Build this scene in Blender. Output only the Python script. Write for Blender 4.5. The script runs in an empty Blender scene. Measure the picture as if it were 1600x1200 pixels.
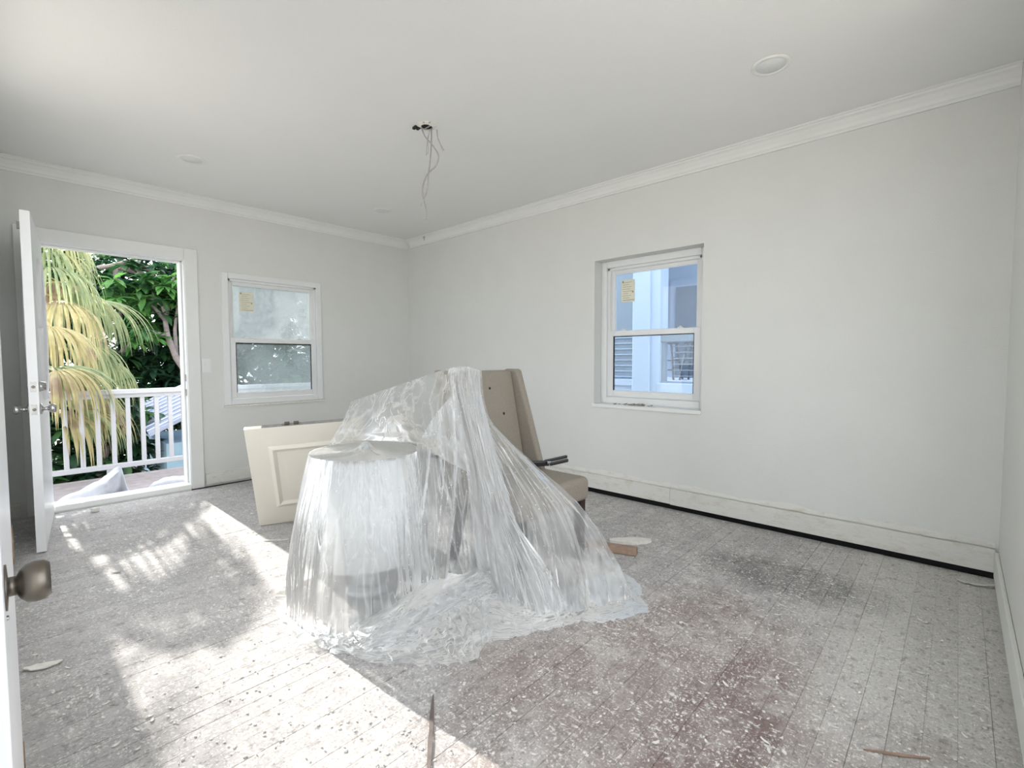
import bpy, math, random
import numpy as np
from mathutils import Vector, Matrix
random.seed(7); RNG = np.random.default_rng(7)
SC = bpy.context.scene; COL = SC.collection
R = math.radians

# ------------------------------------------------------------------ camera
FPX = 753.566
CAMP = np.array([5.0183, -3.5328, 1.1523])
yaw, pit, rol = R(132.782), R(-2.853), R(-0.134)
_f = np.array([math.cos(yaw)*math.cos(pit), math.sin(yaw)*math.cos(pit), math.sin(pit)])
_r = np.array([math.sin(yaw), -math.cos(yaw), 0.0]); _u = np.cross(_r, _f)
_r, _u = _r*math.cos(rol)+_u*math.sin(rol), -_r*math.sin(rol)+_u*math.cos(rol)
cd = bpy.data.cameras.new('camera'); cam = bpy.data.objects.new('camera', cd); COL.objects.link(cam)
cam.matrix_world = Matrix(((_r[0], _u[0], -_f[0], CAMP[0]), (_r[1], _u[1], -_f[1], CAMP[1]), (_r[2], _u[2], -_f[2], CAMP[2]), (0, 0, 0, 1)))
cd.sensor_width = 36; cd.lens = 36*FPX/1600; cd.clip_start = 0.02
SC.camera = cam
def ray(x, y): return _f+_r*(x-800)/FPX-_u*(y-600)/FPX
def W(x, y, d): return CAMP+d*ray(x, y)                     # pixel + depth -> point
def on(x, y, ax, v):                                       # pixel on an axis plane -> point
    d = ray(x, y); k = 'xyz'.index(ax); return CAMP+d*((v-CAMP[k])/d[k])

# ------------------------------------------------------------------ light
wd = bpy.data.worlds.new('sky'); SC.world = wd; wd.use_nodes = True
bg = wd.node_tree.nodes['Background']; bg.inputs[0].default_value = (0.955, 0.985, 1.035, 1); bg.inputs[1].default_value = 3.65
sl = bpy.data.lights.new('sun', 'SUN'); sl.energy = 9.5; sl.angle = R(0.53); sl.color = (1, 0.95, 0.88)
so = bpy.data.objects.new('sun', sl); COL.objects.link(so); so.location = (-20, -2, 12)
so.rotation_euler = Vector((1, 0, -math.tan(R(24)))).to_track_quat('-Z', 'Y').to_euler()
vs = SC.view_settings; vs.view_transform = 'Standard'; vs.look = 'None'; vs.gamma = 1; vs.use_curve_mapping = False; vs.exposure = 0.0

# ------------------------------------------------------------------ materials
MATS = {}
def nodes(name):
    m = bpy.data.materials.new(name); m.use_nodes = True; MATS[name] = m
    nt = m.node_tree; return m, nt, nt.nodes['Principled BSDF'], nt.nodes['Material Output']
def srgb(r, g, b):
    f = lambda c: (c/255/12.92 if c/255 < .04045 else ((c/255+.055)/1.055)**2.4)
    return (f(r), f(g), f(b), 1)
def N(nt, t, **kw):
    n = nt.nodes.new(t)
    for k, v in kw.items():
        if k.startswith('i_'): n.inputs[k[2:].replace('_', ' ')].default_value = v
        else: setattr(n, k, v)
    return n
def ramp(nt, src, a, b, ca=(0, 0, 0, 1), cb=(1, 1, 1, 1)):
    n = N(nt, 'ShaderNodeValToRGB'); n.color_ramp.elements[0].position = a; n.color_ramp.elements[1].position = b
    n.color_ramp.elements[0].color = ca; n.color_ramp.elements[1].color = cb
    nt.links.new(src, n.inputs[0]); return n.outputs[0]
def mix(nt, fac, a, b, typ='MIX'):
    n = N(nt, 'ShaderNodeMix', data_type='RGBA', blend_type=typ)
    for s, v in ((n.inputs[0], fac), (n.inputs[6], a), (n.inputs[7], b)):
        if isinstance(v, (int, float, tuple)): s.default_value = v
        else: nt.links.new(v, s)
    return n.outputs[2]
def math_(nt, op, a, b=0.0):
    n = N(nt, 'ShaderNodeMath', operation=op)
    for s, v in ((n.inputs[0], a), (n.inputs[1], b)):
        if isinstance(v, (int, float)): s.default_value = v
        else: nt.links.new(v, s)
    return n.outputs[0]
def pos(nt, scale=(1, 1, 1)):
    g = N(nt, 'ShaderNodeNewGeometry'); m = N(nt, 'ShaderNodeMapping'); m.inputs['Scale'].default_value = scale
    nt.links.new(g.outputs['Position'], m.inputs[0]); return m.outputs[0]
def noise(nt, vec, sc, det=4, rough=.55, dist=0):
    n = N(nt, 'ShaderNodeTexNoise'); n.inputs['Scale'].default_value = sc; n.inputs['Detail'].default_value = det
    n.inputs['Roughness'].default_value = rough; n.inputs['Distortion'].default_value = dist
    nt.links.new(vec, n.inputs['Vector']); return n.outputs['Fac']
def bump(nt, h, strength, dist, b):
    n = N(nt, 'ShaderNodeBump'); n.inputs['Strength'].default_value = strength; n.inputs['Distance'].default_value = dist
    nt.links.new(h, n.inputs['Height']); nt.links.new(n.outputs[0], b.inputs['Normal']); return n.outputs[0]
def simple(name, col, rough=.5, metal=0, var=.0, vs_=8, bmp=0, bs=60, trans=0, spec=.5):
    m, nt, b, o = nodes(name)
    b.inputs['Roughness'].default_value = rough; b.inputs['Metallic'].default_value = metal; b.inputs['Specular IOR Level'].default_value = spec
    p = pos(nt)
    dark = tuple(c*(1-var) for c in col[:3])+(1,); lite = tuple(min(1, c*(1+var)) for c in col[:3])+(1,)
    nt.links.new(ramp(nt, noise(nt, p, vs_), .3, .7, dark, lite), b.inputs['Base Color'])
    if bmp: bump(nt, noise(nt, p, bs, 5), bmp, .01, b)
    return m

WALL = srgb(227, 228, 224)
simple('base_paint', srgb(236, 234, 228), .6, var=.03, vs_=9, bmp=.2, bs=50)
simple('wall_paint', WALL, .6, var=.015, vs_=3, bmp=.22, bs=140)
simple('ceiling_paint', srgb(242, 242, 240), .7, var=.01, vs_=2, bmp=.12, bs=120)
simple('white_trim', srgb(238, 239, 236), .35, var=.02, vs_=6, bmp=.05, bs=40)
simple('vinyl', srgb(236, 238, 237), .3, var=.01)
simple('door_white', srgb(238, 239, 240), .3, var=.02, vs_=5, bmp=.04, bs=30)
simple('cream', srgb(232, 227, 214), .4, var=.02, vs_=4)
simple('raw_grey', srgb(150, 148, 144), .8, var=.15, vs_=30)
simple('metal', srgb(190, 190, 188), .25, 1, var=.1, vs_=40)
simple('bronze', srgb(120, 113, 104), .38, .85, var=.12, vs_=40)
simple('brass', srgb(150, 128, 110), .35, .9, var=.2, vs_=60)
simple('dark', (.012, .012, .013, 1), .8, var=.2)
simple('black_plastic', (.02, .02, .023, 1), .35, var=.2)
simple('upholstery', srgb(150, 142, 130), .85, var=.07, vs_=90, bmp=.15, bs=300)
simple('dark_wood', (.028, .014, .011, 1), .35, var=.3, vs_=30)
simple('wood_block', srgb(166, 140, 122), .6, var=.18, vs_=25, bmp=.1)
simple('lath_brown', srgb(112, 102, 98), .8, var=.25, vs_=30)
simple('plaster', srgb(232, 229, 222), .9, var=.08, vs_=40, bmp=.3, bs=80)
simple('paper_white', srgb(240, 238, 232), .8, var=.05, vs_=30, bmp=.3, bs=70)
simple('cloth_white', srgb(198, 201, 210), .9, var=.06, vs_=15, bmp=.35, bs=35)
simple('shade_fabric', srgb(232, 234, 234), .8, var=.03, vs_=40)
simple('ceramic', srgb(205, 210, 212), .2, var=.05)
simple('cable_grey', srgb(176, 174, 168), .5, var=.08, vs_=60)
simple('sticker', srgb(232, 231, 212), .7, var=.03, vs_=40)
simple('sticker_ink', srgb(150, 140, 100), .7)
simple('rail_white', srgb(188, 190, 196), .4, var=.02)
simple('deck_wood', srgb(150, 144, 146), .75, var=.14, vs_=14, bmp=.15)
simple('bark', srgb(150, 138, 134), .9, var=.25, vs_=9, bmp=.5, bs=25)
simple('roof_metal', srgb(176, 184, 206), .3, .25, var=.05, vs_=5)
simple('blue_wall', srgb(140, 168, 186), .8, var=.06)
simple('nb_white', srgb(172, 190, 212), .7, var=.02, vs_=2)
simple('nb_grey', srgb(120, 137, 152), .5, var=.05, vs_=4)
simple('nb_dark', srgb(92, 110, 130), .4, var=.08, vs_=5)
simple('nb_rail', srgb(118, 134, 146), .5, var=.05)
simple('stool', srgb(58, 66, 78), .5, var=.1)
simple('ground', srgb(192, 187, 176), .95, var=.25, vs_=2)  # pale colour chosen to bounce daylight up to the ceiling

def floor_mat(name, lift):
    m, nt, b, o = nodes(name); b.inputs['Roughness'].default_value = .75
    p = pos(nt); ps = pos(nt, (9, 1.1, 9)); oi = N(nt, 'ShaderNodeObjectInfo')
    sep = N(nt, 'ShaderNodeSeparateXYZ'); nt.links.new(p, sep.inputs[0]); X, Y = sep.outputs[0], sep.outputs[1]
    def blob(cx, cy, rx, ry, soft=.8, ns=2.2, na=.9):
        d = math_(nt, 'SQRT', math_(nt, 'ADD', math_(nt, 'POWER', math_(nt, 'DIVIDE', math_(nt, 'SUBTRACT', X, cx), rx), 2.0), math_(nt, 'POWER', math_(nt, 'DIVIDE', math_(nt, 'SUBTRACT', Y, cy), ry), 2.0)))
        d = math_(nt, 'ADD', d, math_(nt, 'MULTIPLY', math_(nt, 'SUBTRACT', noise(nt, p, ns, 5, .65), .5), na))
        return ramp(nt, d, 1-soft*.5, 1+soft*.5, (1, 1, 1, 1), (0, 0, 0, 1))
    grey = mix(nt, noise(nt, p, 14, 6, .7), srgb(160, 157, 158), srgb(198, 196, 195))
    brown = mix(nt, noise(nt, p, 10, 6, .7), srgb(134, 121, 116), srgb(180, 170, 165))
    red = blob(4.35, -1.95, .95, 1.0, .9, 2.5, 1.2)
    col = mix(nt, red, grey, brown)
    pale = blob(5.05, -.5, .6, 1.7, .8)                                   # paler painted margin by the side wall
    col = mix(nt, math_(nt, 'MULTIPLY', pale, .9), col, srgb(208, 206, 201))
    soot = blob(4.35, -.72, .55, .3, .9, 3, .9)
    col = mix(nt, math_(nt, 'MULTIPLY', soot, .6), col, srgb(100, 98, 97))
    rub = blob(4.5, -2.0, .16, .5, .5, 5, .6)
    col = mix(nt, math_(nt, 'MULTIPLY', rub, .6), col, srgb(124, 101, 95))
    # dusty plaster smears, broad and fine
    n1 = noise(nt, p, 5.5, 10, .76, .5)
    dust = ramp(nt, n1, .47, .66)
    wide = math_(nt, 'MAXIMUM', blob(3.75, -1.3, 1.1, .9, 1.0), blob(3.35, -.45, .8, .5, .9))
    front = blob(3.9, -2.9, .8, .5, 1.0)
    dm = math_(nt, 'MULTIPLY', dust, math_(nt, 'ADD', .45, math_(nt, 'ADD', math_(nt, 'MULTIPLY', wide, .4), math_(nt, 'MULTIPLY', front, .4))))
    col = mix(nt, dm, col, srgb(220, 217, 213))
    streak = ramp(nt, noise(nt, ps, 3.2, 9, .75), .54, .68)
    col = mix(nt, math_(nt, 'MULTIPLY', streak, .35), col, srgb(216, 212, 208))
    # salt and pepper of chips: ragged fractal thresholds, gated in patches
    for sc, lo_, g0, st, stretch in ((26, .575, .42, .85, (1, 1.8, 1)), (60, .575, .40, .8, (1.6, 1, 1)), (115, .555, .36, .6, (1, 1, 1))):
        sp = ramp(nt, noise(nt, pos(nt, stretch), sc, 5, .62), lo_, lo_+.045)
        gate = ramp(nt, noise(nt, p, sc*.06+1.3, 4, .6), g0, g0+.14)
        col = mix(nt, math_(nt, 'MULTIPLY', math_(nt, 'MULTIPLY', sp, gate), st), col, srgb(238, 236, 232))
    for sc, st in ((55, .5), (18, .42)):
        pp = ramp(nt, noise(nt, pos(nt, (1.5, 1, 1)), sc, 6, .7), .36, .45, (1, 1, 1, 1), (0, 0, 0, 1))
        col = mix(nt, math_(nt, 'MULTIPLY', pp, st), col, srgb(98, 88, 85))
    dk = ramp(nt, noise(nt, pos(nt, (26, 2.2, 20)), 2.2, 6, .7), .66, .74)
    col = mix(nt, math_(nt, 'MULTIPLY', dk, .35), col, srgb(96, 88, 86))
    hv = math_(nt, 'MULTIPLY', math_(nt, 'SUBTRACT', oi.outputs['Random'], .5), .16)
    br = N(nt, 'ShaderNodeBrightContrast'); nt.links.new(col, br.inputs[0]); nt.links.new(math_(nt, 'ADD', math_(nt, 'MULTIPLY', hv, .35), lift), br.inputs['Bright'])
    nt.links.new(br.outputs[0], b.inputs['Base Color'])
    bump(nt, math_(nt, 'ADD', noise(nt, p, 60, 8, .75), math_(nt, 'MULTIPLY', dust, .5)), .55, .01, b)
floor_mat('plank_dusty', 0.0)
def gap_mat():
    m, nt, b, o = nodes('gap_dust'); b.inputs['Roughness'].default_value = .95; p = pos(nt, (3, 1, 1))
    sx = N(nt, 'ShaderNodeSeparateXYZ'); nt.links.new(pos(nt), sx.inputs[0]); right = ramp(nt, math_(nt, 'MULTIPLY', sx.outputs[0], .2), .6, .8)
    fac = math_(nt, 'MULTIPLY', ramp(nt, noise(nt, p, 2.6, 6, .7), .42, .6), math_(nt, 'SUBTRACT', 1.0, math_(nt, 'MULTIPLY', right, .8)))
    nt.links.new(mix(nt, fac, srgb(190, 184, 180), srgb(58, 54, 54)), b.inputs['Base Color'])
gap_mat()

def base_mat():
    m, nt, b, o = nodes('scraped_paint'); b.inputs['Roughness'].default_value = .7
    p = pos(nt, (1, 1, 3)); n = noise(nt, p, 9, 8, .75)
    col = mix(nt, ramp(nt, n, .52, .7), srgb(238, 237, 231), srgb(218, 209, 192))
    crack = ramp(nt, noise(nt, pos(nt, (3, 3, 14)), 7, 7, .8), .66, .72)
    col = mix(nt, math_(nt, 'MULTIPLY', crack, .6), col, srgb(120, 114, 106))
    nt.links.new(col, b.inputs['Base Color']); bump(nt, n, .7, .02, b)
base_mat()

def glass_mat(name, dust, haze, seedoff):
    m, nt, b, o = nodes(name); nt.nodes.remove(b)
    tr = N(nt, 'ShaderNodeBsdfTransparent'); gl = N(nt, 'ShaderNodeBsdfGlossy'); gl.inputs['Roughness'].default_value = .02
    tr.inputs[0].default_value = (.92, .95, .97, 1)
    fr = N(nt, 'ShaderNodeFresnel'); fr.inputs[0].default_value = 1.35
    m1 = N(nt, 'ShaderNodeMixShader'); nt.links.new(fr.outputs[0], m1.inputs[0]); nt.links.new(tr.outputs[0], m1.inputs[1]); nt.links.new(gl.outputs[0], m1.inputs[2])
    di = N(nt, 'ShaderNodeBsdfDiffuse'); tl = N(nt, 'ShaderNodeBsdfTranslucent'); di.inputs[0].default_value = tl.inputs[0].default_value = haze
    m2 = N(nt, 'ShaderNodeMixShader'); m2.inputs[0].default_value = .6; nt.links.new(di.outputs[0], m2.inputs[1]); nt.links.new(tl.outputs[0], m2.inputs[2])
    p = pos(nt); mp = N(nt, 'ShaderNodeVectorMath', operation='ADD'); nt.links.new(p, mp.inputs[0]); mp.inputs[1].default_value = (seedoff, seedoff, seedoff)
    d1 = ramp(nt, noise(nt, mp.outputs[0], 1.6, 3), .35, .6); d2 = noise(nt, mp.outputs[0], 30, 6, .7)
    f = math_(nt, 'MULTIPLY', math_(nt, 'ADD', math_(nt, 'MULTIPLY', d1, .6), math_(nt, 'MULTIPLY', d2, .55)), dust)
    m3 = N(nt, 'ShaderNodeMixShader'); nt.links.new(f, m3.inputs[0]); nt.links.new(m1.outputs[0], m3.inputs[1]); nt.links.new(m2.outputs[0], m3.inputs[2])
    nt.links.new(m3.outputs[0], o.inputs[0])
glass_mat('glass_clear', .12, (.8, .87, .92, 1), 0)
glass_mat('glass_filmed', 1.0, (.38, .42, .435, 1), 3.2)
glass_mat('glass_hazed', .55, (.22, .26, .275, 1), 7.9)

def film_mat(name, lo, hi, uvs=(14, 1.6)):
    m, nt, b, o = nodes(name); nt.nodes.remove(b)
    tr = N(nt, 'ShaderNodeBsdfTransparent'); tr.inputs[0].default_value = (.97, .975, .98, 1)
    di = N(nt, 'ShaderNodeBsdfDiffuse'); tl = N(nt, 'ShaderNodeBsdfTranslucent'); gl = N(nt, 'ShaderNodeBsdfGlossy'); gl.inputs['Roughness'].default_value = .34
    di.inputs[0].default_value = tl.inputs[0].default_value = (.9, .915, .92, 1); gl.inputs[0].default_value = (.95, .95, .95, 1)
    p = pos(nt); tc = N(nt, 'ShaderNodeUVMap'); mp = N(nt, 'ShaderNodeMapping'); mp.inputs['Scale'].default_value = (uvs[0], uvs[1], 1); nt.links.new(tc.outputs[0], mp.inputs[0])
    def crease(sc, det, k, w):                               # thin ragged crease lines: 1 on the line
        n = noise(nt, mp.outputs[0], sc, det, .55, k); return ramp(nt, math_(nt, 'ABSOLUTE', math_(nt, 'SUBTRACT', n, .5)), 0.0, w, (1, 1, 1, 1), (0, 0, 0, 1))
    c1, c2 = crease(.9, 2, .3, .035), crease(2.1, 2, .6, .03)
    soft = noise(nt, mp.outputs[0], .8, 4, .55)
    wr = math_(nt, 'ADD', math_(nt, 'MULTIPLY', soft, .5), math_(nt, 'ADD', math_(nt, 'MULTIPLY', c1, .34), math_(nt, 'MULTIPLY', c2, .22)))
    bm = N(nt, 'ShaderNodeBump'); bm.inputs['Strength'].default_value = .28; bm.inputs['Distance'].default_value = .02; nt.links.new(wr, bm.inputs['Height'])
    for s in (di, gl, tl): nt.links.new(bm.outputs[0], s.inputs['Normal'])
    m1 = N(nt, 'ShaderNodeMixShader'); m1.inputs[0].default_value = .5; nt.links.new(di.outputs[0], m1.inputs[1]); nt.links.new(tl.outputs[0], m1.inputs[2])
    fr = N(nt, 'ShaderNodeFresnel'); fr.inputs[0].default_value = 1.33; nt.links.new(bm.outputs[0], fr.inputs['Normal'])
    v = N(nt, 'ShaderNodeTexVoronoi'); v.inputs['Scale'].default_value = 42; nt.links.new(p, v.inputs['Vector'])
    sp = math_(nt, 'MULTIPLY', ramp(nt, v.outputs['Distance'], .12, .16, (1, 1, 1, 1), (0, 0, 0, 1)), ramp(nt, noise(nt, p, 5, 3), .5, .6))
    op = math_(nt, 'ADD', ramp(nt, wr, .22, .72, (lo, lo, lo, 1), (hi, hi, hi, 1)), math_(nt, 'MULTIPLY', sp, .6))
    opn = N(nt, 'ShaderNodeClamp'); nt.links.new(op, opn.inputs[0])
    m2 = N(nt, 'ShaderNodeMixShader'); nt.links.new(opn.outputs[0], m2.inputs[0]); nt.links.new(tr.outputs[0], m2.inputs[1]); nt.links.new(m1.outputs[0], m2.inputs[2])
    m3 = N(nt, 'ShaderNodeMixShader'); nt.links.new(fr.outputs[0], m3.inputs[0]); nt.links.new(m2.outputs[0], m3.inputs[1]); nt.links.new(gl.outputs[0], m3.inputs[2])
    nt.links.new(m3.outputs[0], o.inputs[0])
film_mat('plastic_film', .26, .72, (6, 1.3))
film_mat('plastic_skirt', .33, .75, (18, 1.1))
film_mat('plastic_crumple', .3, .85, (3, 9))
film_mat('plastic_folds', .38, .8, (5, 1.0))

def leaf_mat(name, ca, cb, cc=None):
    m, nt, b, o = nodes(name); b.inputs['Roughness'].default_value = .45
    p = pos(nt); col = mix(nt, ramp(nt, noise(nt, p, 5, 4, .6), .35, .65), ca, cb)
    if cc: col = mix(nt, ramp(nt, noise(nt, p, 2.3, 3), .5, .62), col, cc)
    nt.links.new(col, b.inputs['Base Color'])
    tl = N(nt, 'ShaderNodeBsdfTranslucent'); nt.links.new(col, tl.inputs[0])
    m1 = N(nt, 'ShaderNodeMixShader'); m1.inputs[0].default_value = .45; nt.links.new(b.outputs[0], m1.inputs[1]); nt.links.new(tl.outputs[0], m1.inputs[2]); nt.links.new(m1.outputs[0], o.inputs[0])
leaf_mat('palm_green', srgb(122, 140, 100), srgb(162, 172, 128), srgb(182, 182, 134))
leaf_mat('palm_straw', srgb(170, 160, 112), srgb(192, 182, 138), srgb(146, 128, 106))
leaf_mat('leaf_bright', srgb(70, 128, 62), srgb(112, 160, 84))
leaf_mat('leaf_mid', srgb(44, 88, 52), srgb(80, 124, 70))
leaf_mat('leaf_dark', srgb(26, 54, 40), srgb(48, 82, 58))

# ------------------------------------------------------------------ builders
class MB:
    def __init__(s): s.v = []; s.f = []; s.uv = None
    def box(s, x0, x1, y0, y1, z0, z1):
        n = len(s.v); s.v += [(x, y, z) for z in (z0, z1) for y in (y0, y1) for x in (x0, x1)]
        s.f += [tuple(n+i for i in q) for q in ((0, 2, 3, 1), (4, 5, 7, 6), (0, 1, 5, 4), (2, 6, 7, 3), (0, 4, 6, 2), (1, 3, 7, 5))]; return s
    def obox(s, c, ax, h):
        c = np.array(c, float); a = [np.array(q, float)/np.linalg.norm(q) for q in ax]; n = len(s.v)
        s.v += [tuple(c+a[0]*h[0]*x+a[1]*h[1]*y+a[2]*h[2]*z) for z in (-1, 1) for y in (-1, 1) for x in (-1, 1)]
        s.f += [tuple(n+i for i in q) for q in ((0, 2, 3, 1), (4, 5, 7, 6), (0, 1, 5, 4), (2, 6, 7, 3), (0, 4, 6, 2), (1, 3, 7, 5))]; return s
    def hexa(s, P):                                        # 8 points, bottom 4 then top 4 (ccw)
        n = len(s.v); s.v += [tuple(p) for p in P]
        s.f += [tuple(n+i for i in q) for q in ((3, 2, 1, 0), (4, 5, 6, 7), (0, 1, 5, 4), (1, 2, 6, 5), (2, 3, 7, 6), (3, 0, 4, 7))]; return s
    def tube(s, pts, rad, seg=8):
        pts = [np.array(p, float) for p in pts]; rad = rad if hasattr(rad, '__len__') else [rad]*len(pts); n0 = len(s.v); prev = None
        for i, p in enumerate(pts):
            t = pts[min(i+1, len(pts)-1)]-pts[max(i-1, 0)]; t = t/(np.linalg.norm(t)+1e-9)
            a = prev if prev is not None else (np.array([1., 0, 0]) if abs(t[0]) < .8 else np.array([0, 1., 0]))
            a = a-t*(a@t); a /= np.linalg.norm(a)+1e-9; b = np.cross(t, a); prev = a
            s.v += [tuple(p+rad[i]*(a*math.cos(2*math.pi*k/seg)+b*math.sin(2*math.pi*k/seg))) for k in range(seg)]
        for i in range(len(pts)-1):
            for k in range(seg):
                A = n0+i*seg+k; B = n0+i*seg+(k+1) % seg; s.f.append((A, B, B+seg, A+seg))
        s.f.append(tuple(n0+k for k in range(seg))[::-1]); e = n0+(len(pts)-1)*seg; s.f.append(tuple(e+k for k in range(seg))); return s
    def lathe(s, prof, c, axis=(0, 0, 1), seg=32):
        z = np.array(axis, float); z /= np.linalg.norm(z); a = np.array([1., 0, 0]) if abs(z[0]) < .8 else np.array([0, 1., 0]); a -= z*(a@z); a /= np.linalg.norm(a); b = np.cross(z, a)
        c = np.array(c, float); n0 = len(s.v)
        for r, h in prof: s.v += [tuple(c+z*h+r*(a*math.cos(2*math.pi*k/seg)+b*math.sin(2*math.pi*k/seg))) for k in range(seg)]
        for i in range(len(prof)-1):
            for k in range(seg):
                A = n0+i*seg+k; B = n0+i*seg+(k+1) % seg; s.f.append((A, B, B+seg, A+seg))
        if prof[0][0] > 1e-5: s.f.append(tuple(n0+k for k in range(seg))[::-1])
        e = n0+(len(prof)-1)*seg
        if prof[-1][0] > 1e-5: s.f.append(tuple(e+k for k in range(seg)))
        return s
    def grid(s, P, close=False):
        nu, nv = P.shape[:2]; n0 = len(s.v); s.v += [tuple(p) for p in P.reshape(-1, 3)]
        if s.uv is None: s.uv = []
        s.uv += [(i/(nu-1), j/(nv-1)) for i in range(nu) for j in range(nv)]
        for i in range(nu if close else nu-1):
            for j in range(nv-1):
                k = (i+1) % nu; s.f.append((n0+i*nv+j, n0+k*nv+j, n0+k*nv+j+1, n0+i*nv+j+1))
        return s
    def prism(s, poly, y0, y1, ax='y'):                     # 2D polygon extruded along an axis
        n = len(s.v); m = len(poly)
        for q in (y0, y1):
            for a, b in poly: s.v.append({'y': (a, q, b), 'x': (q, a, b), 'z': (a, b, q)}[ax])
        s.f.append(tuple(n+i for i in range(m))); s.f.append(tuple(n+m+i for i in range(m))[::-1])
        for i in range(m): j = (i+1) % m; s.f.append((n+i, n+m+i, n+m+j, n+j))
        return s
    def build(s, name, mat, parent=None, smooth=False, bevel=0, seg=2, fix=True):
        me = bpy.data.meshes.new(name); me.from_pydata([tuple(map(float, q)) for q in s.v], [], s.f)
        if fix and s.uv is None:
            import bmesh
            bm = bmesh.new(); bm.from_mesh(me); bmesh.ops.recalc_face_normals(bm, faces=bm.faces); bm.to_mesh(me); bm.free()
        if s.uv is not None and len(s.uv) == len(s.v):
            ul = me.uv_layers.new(name='UVMap'); li = np.empty(len(me.loops), dtype=np.int32); me.loops.foreach_get('vertex_index', li)
            ul.data.foreach_set('uv', np.array(s.uv, dtype=np.float32)[li].ravel())
        me.materials.append(MATS[mat]); o = bpy.data.objects.new(name, me); COL.objects.link(o)
        if parent is not None:
            o.parent = parent
            if 'worldparts' in parent:                       # part vertices were given in world space
                o.location = -parent.location if parent.parent is None else (0, 0, 0)
                o['worldparts'] = 1
        if smooth: me.polygons.foreach_set('use_smooth', [True]*len(me.polygons))
        if bevel:
            b = o.modifiers.new('bevel', 'BEVEL'); b.width = bevel; b.segments = seg; b.limit_method = 'ANGLE'
        return o
def thing(name, label, cat, loc=(0, 0, 0), group=None, rz=0, kind=None, world=True):
    o = bpy.data.objects.new(name, None); COL.objects.link(o); o.location = loc; o.rotation_euler = (0, 0, rz); o.empty_display_size = .1
    if world: o['worldparts'] = 1
    return tag(o, label, cat, group, kind)
def tag(o, label, cat, group=None, kind=None):
    o['label'] = label; o['category'] = cat
    if group: o['group'] = group
    if kind: o['kind'] = kind
    return o
def dup(o, parent=None):
    c = o.copy(); COL.objects.link(c); c.parent = parent
    for ch in list(o.children): dup(ch, c)
    return c

def vnoise(x, seed, n=4096):
    t = np.random.default_rng(seed).uniform(-1, 1, n); x = np.asarray(x, float); i = np.floor(x).astype(int); f = x-i; f = f*f*(3-2*f)
    return t[i % n]*(1-f)+t[(i+1) % n]*f
def vnoise2(x, y, seed, n=128):
    t = np.random.default_rng(seed).uniform(-1, 1, (n, n)); i = np.floor(x).astype(int); j = np.floor(y).astype(int); f = x-i; g = y-j; f = f*f*(3-2*f); g = g*g*(3-2*g)
    T = lambda a, b: t[a % n, b % n]
    return (T(i, j)*(1-f)+T(i+1, j)*f)*(1-g)+(T(i, j+1)*(1-f)+T(i+1, j+1)*f)*g
def cr(P, t):                                              # Catmull-Rom through rows of P, t in 0..1
    P = np.asarray(P, float); n = len(P)-1; s = np.clip(t*n, 0, n-1e-6); i = np.floor(s).astype(int); f = (s-i)[(...,)+(None,)*(P.ndim-1)]
    a, b, c, d = P[np.clip(i-1, 0, n)], P[i], P[np.clip(i+1, 0, n)], P[np.clip(i+2, 0, n)]
    return .5*((2*b)+(-a+c)*f+(2*a-5*b+4*c-d)*f**2+(-a+3*b-3*c+d)*f**3)
def loft(rows, nu, nv):                                    # rows (top->bottom) of points (left->right); result [u, v]
    A = np.stack([cr(np.array(r), np.linspace(0, 1, nu)) for r in rows]); return np.swapaxes(cr(A, np.linspace(0, 1, nv)), 0, 1)
def normals(P):
    a = np.gradient(P, axis=0); b = np.gradient(P, axis=1); n = np.cross(a, b); return n/(np.linalg.norm(n, axis=2, keepdims=True)+1e-9)

# ------------------------------------------------------------------ the shell
XE, YS, ZC = 5.2027, -3.60, 2.60
DY0, DY1, DZ = -3.285, -2.354, 2.03                         # entrance opening in the left wall
LY0, LY1, LZ0, LZ1 = -2.06, -1.113, .735, 1.9725            # left window
RX0, RX1, RZ0, RZ1 = 2.7126, 3.6401, .7654, 1.9917          # right window
T = .2
fl = thing('floor', 'worn dusty plank floor strewn with plaster and paint flakes', 'floor', kind='structure')
MB().box(-T, XE+T, YS-T, T, -.30, -.028).build('subfloor', 'dark', fl)
MB().box(.047, XE, YS, -.03, -.0275, -.0042).build('gap_fill', 'gap_dust', fl)
PW = .0795; k = 0; x = .045
while x < XE-.01:
    x1 = min(x+PW, XE); y = YS; cuts = sorted(random.uniform(YS+.5, -.4) for _ in range(random.choice((0, 1, 1))))
    for c in cuts+[-.002]:
        g = random.choice((.0008, .001, .0012, .0015, .002, .003)); dz = random.uniform(-.001, .0002)
        MB().box(x+g*.5, x1-g*.5, y+.0008, c-.0008, -.0265, dz).build('plank', 'plank_dusty', fl)
        y = c
    x = x1
tag(MB().box(-T, XE+T, YS-T, T, ZC, ZC+.15).build('ceiling', 'ceiling_paint'), 'flat textured off-white ceiling with round recessed lights', 'ceiling', kind='structure')
m = MB(); m.box(-T, 0, YS-T, DY0-.03, -.02, ZC).box(-T, 0, DY1+.03, LY0, 0.0, ZC).box(-T, 0, LY1, T, 0, ZC)
m.box(-T, 0, DY0-.03, DY1+.03, DZ+.03, ZC).box(-T, 0, LY0, LY1, 0, LZ0).box(-T, 0, LY0, LY1, LZ1, ZC)
tag(m.build('wall_left', 'wall_paint'), 'pale grey wall with the open entrance door and a window', 'wall', kind='structure')
ZB = .043
m = MB(); m.box(0, RX0, 0, T, ZB, ZC).box(RX1, XE+T, 0, T, ZB, ZC).box(RX0, RX1, 0, T, ZB, RZ0).box(RX0, RX1, 0, T, RZ1, ZC)
wr = tag(m.build('wall_right', 'wall_paint'), 'long pale grey wall with one recessed window', 'wall', kind='structure')
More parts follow.
